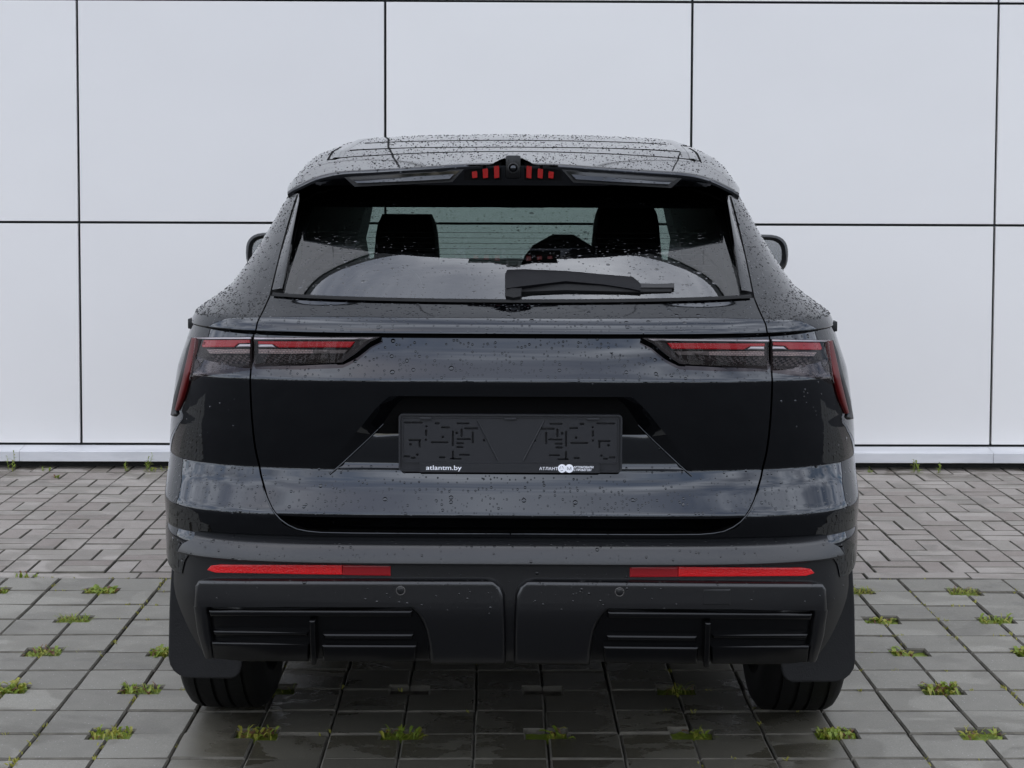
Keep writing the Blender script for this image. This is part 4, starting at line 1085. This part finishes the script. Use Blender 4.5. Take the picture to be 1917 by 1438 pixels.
wa = wiper_bar('rear_wiper', 'wiper_plastic', [(946, 522), (950, 516), (980, 515), (1060, 517), (1130, 522), (1185, 526), (1201, 538)], [(946, 548), (950, 551), (978, 547), (1060, 536), (1130, 541), (1180, 548), (1200, 551)], [.004]*7, [.014, .017, .017, .015, .013, .012, .010])
wiper_bar('wiper_blade', 'rubber', [(975, 540), (1060, 535), (1180, 541), (1260, 538)], [(978, 551), (1060, 548), (1180, 551), (1258, 550)], [.0]*4, [.007, .007, .007, .006], wa)
wiper_bar('blade_spine', 'plastic_dark', [(1198, 537), (1230, 538), (1263, 537)], [(1198, 545), (1230, 545), (1263, 545)], [.005]*3, [.010]*3, wa)
wiper_bar('wiper_pivot', 'rubber', [(946, 540), (962, 545), (978, 545)], [(948, 562), (962, 566), (976, 562)], [-.002]*3, [.012, .013, .011], wa)

# --- number-plate holder
HY_ = .026; SC = (D0+HY_)/FPX
def hp(px, py): return ((px-958)*SC, HCAM-(py-HOR)*SC)
x0, z0 = hp(747, 887); x1, z1 = hp(1168, 777.5)
def rrect(xa, xb, za, zb_, r, n=5):
    out = []
    for cx, cz_, a0 in ((xb-r, zb_-r, 0), (xa+r, zb_-r, 90), (xa+r, za+r, 180), (xb-r, za+r, 270)):
        out += [(cx+r*math.cos(rad(a0+90*k/n)), cz_+r*math.sin(rad(a0+90*k/n))) for k in range(n+1)]
    return out
mb = MB(); mb.prism(rrect(x0, x1, z0, z1, .010), lambda p: Vector((p[0], HY_, p[1])), lambda p: Vector((p[0], HY_+.018, p[1])))
base = mb.mesh('plate_holder')
cut = MB()
def slot(px, py, w_, h, d=.012):
    x, z = hp(px, py); cut.prism(rrect(x-w_*SC/2, x+w_*SC/2, z-h*SC/2, z+h*SC/2, min(w_, h)*SC*.48, 3), lambda p: Vector((p[0], HY_-.01, p[1])), lambda p: Vector((p[0], HY_+d, p[1])))
Lx = lambda v: 700+v/3.687
Ly = lambda v: 760+v/3.687
for x, y, w_, h in ((235, 127, 50, 14), (300, 127, 80, 14), (440, 131, 34, 16), (365, 153, 16, 16), (364, 198, 16, 44), (363, 246, 16, 16), (497, 160, 62, 14), (620, 131, 90, 13), (676, 166, 96, 14), (550, 236, 14, 110), (577, 198, 20, 20), (610, 196, 16, 60), (688, 230, 15, 84), (625, 241, 100, 13), (600, 270, 54, 14), (598, 297, 50, 14), (285, 250, 88, 14), (318, 278, 14, 46), (255, 279, 18, 18), (480, 227, 18, 18), (458, 264, 124, 13), (230, 364, 46, 16), (303, 352, 18, 18), (275, 374, 34, 14), (475, 370, 44, 14), (550, 352, 14, 60), (570, 379, 80, 12), (630, 351, 76, 13), (766, 249, 16, 16)):
    slot(Lx(x), Ly(y), w_/3.687, h/3.687); xm = 1886-x; slot(Lx(xm), Ly(y), w_/3.687, h/3.687)
tmpA = bpy.data.objects.new('tmp_a', base); COL.objects.link(tmpA)
tmpB = bpy.data.objects.new('tmp_b', cut.mesh('cutter')); COL.objects.link(tmpB)
mod = tmpA.modifiers.new('b', 'BOOLEAN'); mod.object = tmpB; mod.operation = 'DIFFERENCE'; mod.solver = 'EXACT'; mod.use_self = True
dg = bpy.context.evaluated_depsgraph_get(); dg.update()
hm = bpy.data.meshes.new_from_object(tmpA.evaluated_get(dg)); hm.name = 'plate_holder'
bpy.data.objects.remove(tmpA); bpy.data.objects.remove(tmpB)
hm.materials.clear()
holder = finish('plate_holder', hm, 'plate_plastic', car)
def rim(name, xa, xb, za, zb_, r, t_, h, parent=holder, mat='plate_plastic'):
    o_, i_ = rrect(xa, xb, za, zb_, r), rrect(xa+t_, xb-t_, za+t_, zb_-t_, max(.002, r-t_))
    mb = MB(); rows = [[Vector((x, HY_+.001, z)) for x, z in o_], [Vector((x, HY_-h, z)) for x, z in o_], [Vector((x, HY_-h, z)) for x, z in i_], [Vector((x, HY_+.001, z)) for x, z in i_]]
    mb.grid(rows, close=True); return mb.build(name, mat, parent, 40)
rim('holder_frame', x0, x1, z0, z1, .010, .004, .006)
xa, za = hp(753.5, 870.5); xb, zb_ = hp(1161.5, 783.5); rim('holder_rib', xa, xb, za, zb_, .006, .0022, .003)
for s in (-1, 1):
    mb = MB(); a, c = hp(958-63, 790), hp(958-24, 866)
    n_ = Vector((c[1]-a[1], 0, -(c[0]-a[0]))).normalized()*.0016
    for sx in (s,):
        pts = [Vector((-sx*a[0], HY_, a[1])), Vector((-sx*c[0], HY_, c[1]))]
        mb.tube([pts[0]+Vector((0, -.0005, 0)), pts[1]+Vector((0, -.0005, 0))], .0022, 6)
    mb.build('holder_rib', 'plate_plastic', holder, 50)
for cx in (798, 957, 1113):
    x, z = hp(cx, 786); mb = MB(); mb.box((x, HY_-.003, z), (.028, .008, .006), bev=.001); mb.build('plate_clip', 'plate_plastic', holder, 40)
xa, za = hp(786, 887.5); xb, zb_ = hp(1126, 870.5)
mb = MB(); mb.prism(rrect(xa, xb, za, zb_, .002, 2), lambda p: Vector((p[0], HY_-.010, p[1])), lambda p: Vector((p[0], HY_+.006, p[1])))
bar = mb.build('name_strip', 'plate_plastic', holder, 30)
def text(body, px0, px1, py, hpx, mat='white_print', name='lettering', bold=0.0):
    cu = bpy.data.curves.new('t', 'FONT'); cu.body = body; cu.size = .01; cu.align_x = 'CENTER'; cu.align_y = 'CENTER'; cu.offset = bold; cu.extrude = .0001
    ob = bpy.data.objects.new('t', cu); COL.objects.link(ob)
    d_ = bpy.context.evaluated_depsgraph_get(); d_.update(); me = bpy.data.meshes.new_from_object(ob.evaluated_get(d_)); bpy.data.objects.remove(ob)
    xs_ = [v.co.x for v in me.vertices]; ys_ = [v.co.y for v in me.vertices]
    xa_, za_ = hp(px0, py+hpx/2); xb__, zb__ = hp(px1, py-hpx/2)
    for v in me.vertices:
        u, w_, e = (v.co.x-min(xs_))/(max(xs_)-min(xs_)), (v.co.y-min(ys_))/(max(ys_)-min(ys_)), v.co.z
        v.co = (xa_+(xb__-xa_)*u, HY_-.0106-e, za_+(zb__-za_)*w_)
    me.materials.clear(); return finish(name, me, mat, bar)
text('atlantm.by', 799, 866, 880, 11.5, bold=.00006)
text('АТЛАНТ', 1012, 1047, 879.3, 5.8, bold=.00010)
text('АВТОМОБИЛИ', 1076.5, 1114, 876.4, 4.2, bold=.00022)
text('С ПРОБЕГОМ', 1076.5, 1110, 881.6, 4.2, bold=.00022)
for cx, mat in ((1055, 'grey_print'), (1068.5, 'white_print')):
    x, z = hp(cx, 879); mb = MB(); r_ = 8.0*SC
    ring = [(x+r_*math.cos(rad(10*k)), HY_-.0104-(.0002 if cx > 1060 else 0), z+r_*math.sin(rad(10*k))) for k in range(36)]
    mb.add(ring, [tuple(range(36))]); mb.build('badge', 'white_print', bar)
text('М', 1064.5, 1072.5, 879, 6.0, 'grey_print', bold=.0001)
for o in list(bar.children):
    if o.name.startswith('lettering') and o.data.materials[0].name == 'grey_print': o.location.y = -.0006
x, z = hp(1054, 879); mb = MB()
for k in range(3): mb.tube([(x+.004*math.cos(2.1*k+t_*.9), HY_-.0109, z+.0055*math.sin(2.1*k+t_*.9)) for t_ in (0, .5, 1.0, 1.5)], .0007, 4)
mb.build('badge_mark', 'grey_print', bar)
# plate-light camera bump above the holder
mb = MB(); mb.box((-.046, .040, 1.006), (.012, .02, .010), bev=.002); mb.build('lock_switch', 'plastic_grille', tg, 40)

# ------------------------------------------------------------------ weeds in the paver holes and along the wall
def weed(name, loc, seed, kind, label, cat='weed', group=None, spread=(HX, HY), n=64, h=.020, side=0, brown=.12, yellow=.3):
    """kind 'broad' = leafy rosette, 'grass' = thin blades, 'tall' = upright stalks with leaves"""
    r = random.Random(seed); mb = MB()
    def leaf(p, d, ln, w_, rise, mi):
        d = Vector((d.x, d.y, 0)).normalized(); sd_ = Vector((-d.y, d.x, 0)); P_ = []
        for t_, ww in ((0, .25), (.35, 1.0), (.7, .85), (1, .05)):
            c = p+d*ln*t_+Vector((0, 0, rise*math.sin(t_*2.1)))
            P_.append((c-sd_*w_*ww/2+Vector((0, 0, w_*.18*ww)), c, c+sd_*w_*ww/2+Vector((0, 0, w_*.18*ww))))
        vs = [q for row in P_ for q in row]; fs = []
        for i in range(3):
            for j in range(2): fs.append((i*3+j, i*3+j+1, i*3+j+4, i*3+j+3))
        mb.add(vs, fs, mi)
    for k in range(n):
        u = r.uniform(-1, 1); u = (u*.5+side*.5) if side else u
        p = Vector((u*spread[0]*.85, r.uniform(-1, .9)*spread[1]*.85, r.uniform(.004, .012)))
        q = r.random(); mi = 2 if q < brown else (1 if q < brown+yellow else 0)
        a_ = r.uniform(0, 2*math.pi); d = Vector((math.cos(a_), math.sin(a_), 0))
        if kind == 'broad': leaf(p, d, r.uniform(.016, .036), r.uniform(.009, .018), h*r.uniform(.45, 1.05), mi)
        elif kind == 'small': leaf(p, d, r.uniform(.010, .02), r.uniform(.006, .011), h*r.uniform(.5, 1.1), mi)
        elif kind == 'grass': leaf(p, d, r.uniform(.015, .045), r.uniform(.002, .0045), h*r.uniform(.5, 1.2), mi)
        elif kind == 'mix':
            if r.random() < .5: leaf(p, d, r.uniform(.015, .034), r.uniform(.007, .013), h*r.uniform(.4, 1.0), mi)
            else: leaf(p, d, r.uniform(.015, .04), r.uniform(.002, .004), h*r.uniform(.6, 1.2), mi)
    if kind == 'tall':
        for st in range(n):
            p = Vector((r.uniform(-1, 1)*spread[0], r.uniform(-1, 1)*spread[1], 0)); top = h*r.uniform(.5, 1.0); lean = Vector((r.gauss(0, .12), r.gauss(0, .08), 1))
            mb.tube([p+lean*top*t_ for t_ in (0, .5, 1)], .0012, 4)
            for k in range(7):
                a_ = r.uniform(0, 2*math.pi); leaf(p+lean*top*(.15+.85*k/6), Vector((math.cos(a_), math.sin(a_)*.6, 0)), r.uniform(.012, .03)*(1.15-k/9), r.uniform(.004, .009), r.uniform(.004, .02), 1 if r.random() < yellow else 0)
    # crumbly bed the plants root in
    if kind != 'tall':
        k0 = len(mb.v); N = 7
        rows = [[Vector((spread[0]*1.02*(2*i/N-1), spread[1]*1.02*(2*j/N-1), .004+.008*noise.noise(Vector((i*.7+seed, j*.7, 0))))) for i in range(N+1)] for j in range(N+1)]
        m0 = len(mb.f); mb.grid(rows); mb.mi += [3]*(len(mb.f)-m0)
    else: mb.mi += [0]*(len(mb.f)-len(mb.mi))
    me = bpy.data.meshes.new(name); me.from_pydata(mb.v, [], mb.f)
    for m_ in ('leaf_green', 'leaf_yellow', 'leaf_brown', 'moss'): me.materials.append(MATS[m_])
    for p, mi in zip(me.polygons, mb.mi): p.material_index = mi
    me.shade_smooth()
    o = bpy.data.objects.new(name, me); COL.objects.link(o); o.location = loc
    return tag(o, label, cat, group)
GRP = 'weeds growing in the paver holes'
def hole(i, j): return (PX0+PW*i, PY0-PW*j, -.0175)
HOLES = [
 (-3, 1, 'mix', {}, 'green weed cut off by the left edge of the picture, nearest the bricks'),
 (-1, 1, 'broad', {}, 'leafy weed in the outer left paver column, nearest the brick border'),
 (-1, 3, 'grass', dict(n=90), 'grassy weed second from the brick border in the outer left column'),
 (-1, 5, 'mix', dict(brown=.3), 'green and reddish weed third from the bricks in the outer left column'),
 (-1, 7, 'broad', dict(h=.028, n=50), 'big-leaved weed fourth from the bricks at the left picture edge'),
 (1, 5, 'broad', {}, 'bright weed half hidden behind the left mud flap'),
 (1, 7, 'mix', dict(n=60), 'dense weed clump standing just left of the left rear tyre'),
 (1, 9, 'small', dict(n=40, yellow=.5), 'sparse yellowish weed round a dark hole, lowest on the left'),
 (3, 7, 'grass', dict(n=10, brown=.5), 'thin dark grass in the shade beside the left tyre'),
 (3, 9, 'mix', dict(yellow=.6, brown=.25), 'yellow-brown weed clump behind the left rear tyre on damp pavers'),
 (5, 9, 'mix', dict(n=50, brown=.2), 'weed clump under the bumper below the left end of the plate'),
 (7, 9, 'broad', dict(n=14, side=1), 'small leafy weed under the middle of the bumper'),
 (9, 7, 'grass', dict(n=40, brown=.3), 'faint grass tuft deep in the shade under the right vent'),
 (9, 9, 'mix', dict(n=26, side=1), 'split weed tuft under the right bumper vent'),
 (11, 9, 'small', dict(n=110), 'dense fresh small-leaved weed behind the right rear tyre'),
 (13, 1, 'grass', dict(n=80, yellow=.5), 'low weed touching the right mud flap, nearest the bricks'),
 (13, 3, 'broad', dict(n=26), 'leafy weed right of the car, second from the brick border'),
 (13, 5, 'broad', dict(n=16, side=-1), 'weed in the left half of a dark soil hole, right of the car'),
 (13, 7, 'broad', dict(h=.028, n=50), 'lush broad-leaved weed right of the right rear tyre'),
 (13, 9, 'mix', dict(n=34, brown=.35), 'reddish weed with bare soil, lowest at the right'),
 (15, 1, 'grass', dict(n=80, yellow=.4), 'low grassy weed nearest the bricks in the outer right column'),
 (15, 3, 'mix', dict(n=60), 'grassy weed second from the bricks in the outer right column'),
 (15, 5, 'broad', {}, 'green weed cut off by the right edge of the picture'),
]
for k, (i, j, kind, kw, lab) in enumerate(HOLES): weed('weed_clump', hole(i, j), 100+k, kind, lab, group=GRP, **kw)
WG = 'weeds along the foot of the wall'
def wall_pt(px, y=8.70): return ((px-958.5)/FPX*y+.0096*y, y, -.012)
for k, (px, kw, lab) in enumerate((
 (22, dict(n=3, h=.12, spread=(.04, .02)), 'tall thin weed at the foot of the wall, far left'),
 (84, dict(n=2, h=.03, spread=(.03, .01)), 'tiny weed at the foot of the wall left of the panel joint'),
 (228, dict(n=2, h=.055, spread=(.008, .006)), 'bright little weed at the wall foot left of the car'),
 (273, dict(n=3, h=.10, spread=(.012, .01)), 'thin upright weed at the wall foot, nearest the car on the left'),
 (295, dict(n=5, h=.025, spread=(.05, .012)), 'flat strip of weeds at the wall foot touching the car on the left'),
 (1637, dict(n=2, h=.025, spread=(.01, .01)), 'tiny weed at the wall foot close to the car on the right'),
 (1722, dict(n=4, h=.085, spread=(.025, .012)), 'bushy green weed at the wall foot right of the car'),
 (1769, dict(n=2, h=.055, spread=(.01, .01)), 'small upright weed at the wall foot, farthest right'))):
    weed('wall_weed', wall_pt(px), 300+k, 'tall', lab, group=WG, yellow=.25, **kw)
weed('wall_weed', (PX0+PW*-2.72, PY0+.02, -.02), 330, 'small', 'small weed at the brick border, far left', group=WG, n=16, h=.03, spread=(.05, .012))
weed('wall_weed', (wall_pt(104, 8.5)[0], 8.50, -.012), 331, 'small', 'tiny weed between bricks in front of the wall, left', group=WG, n=8, h=.02, spread=(.015, .008))

# moss and thin grass rooted in the paver joints
r = random.Random(9); mb = MB()
for _ in range(900):
    i, j = r.randint(-5, 17), r.randint(0, 11)
    if r.random() < .6: x, y = PX0+PW*i+r.gauss(0, .0018), PY0-PW*(j+r.random())
    else: x, y = PX0+PW*(i+r.random()), PY0-PW*j+r.gauss(0, .0015)
    if abs(x-.05) < .75 and y < 6.2 and r.random() < .8: continue
    if noise.noise(Vector((x*2.3, y*2.3, 5))) < -.02: continue
    for q in range(r.randint(2, 5)):
        a_, ln, w_ = r.uniform(0, 6.28), r.uniform(.004, .014), r.uniform(.0012, .003)
        c, d = Vector((x+r.gauss(0, .004), y+r.gauss(0, .004), -.006)), Vector((math.cos(a_), math.sin(a_), 0)); e = Vector((-d.y, d.x, 0))*w_
        mb.add([c-e, c+e, c+d*ln*.6+e*.7+Vector((0, 0, .008)), c+d*ln+Vector((0, 0, r.uniform(.006, .014))), c+d*ln*.6-e*.7+Vector((0, 0, .008))], [(0, 1, 2, 3, 4)])
tag(mb.build('joint_moss', 'leaf_yellow', recalc=False), 'thin moss and grass along the paver joints', 'moss', kind='stuff')

# keep every part at most two levels below its thing: pieces that have pieces of their own hang straight from the car
for o in list(bpy.data.objects):
    if o.name.split('.')[0] in ('spoiler', 'rear_window', 'rear_wiper', 'reversing_camera', 'name_strip', 'vent') and o.parent is not None:
        o.parent = car
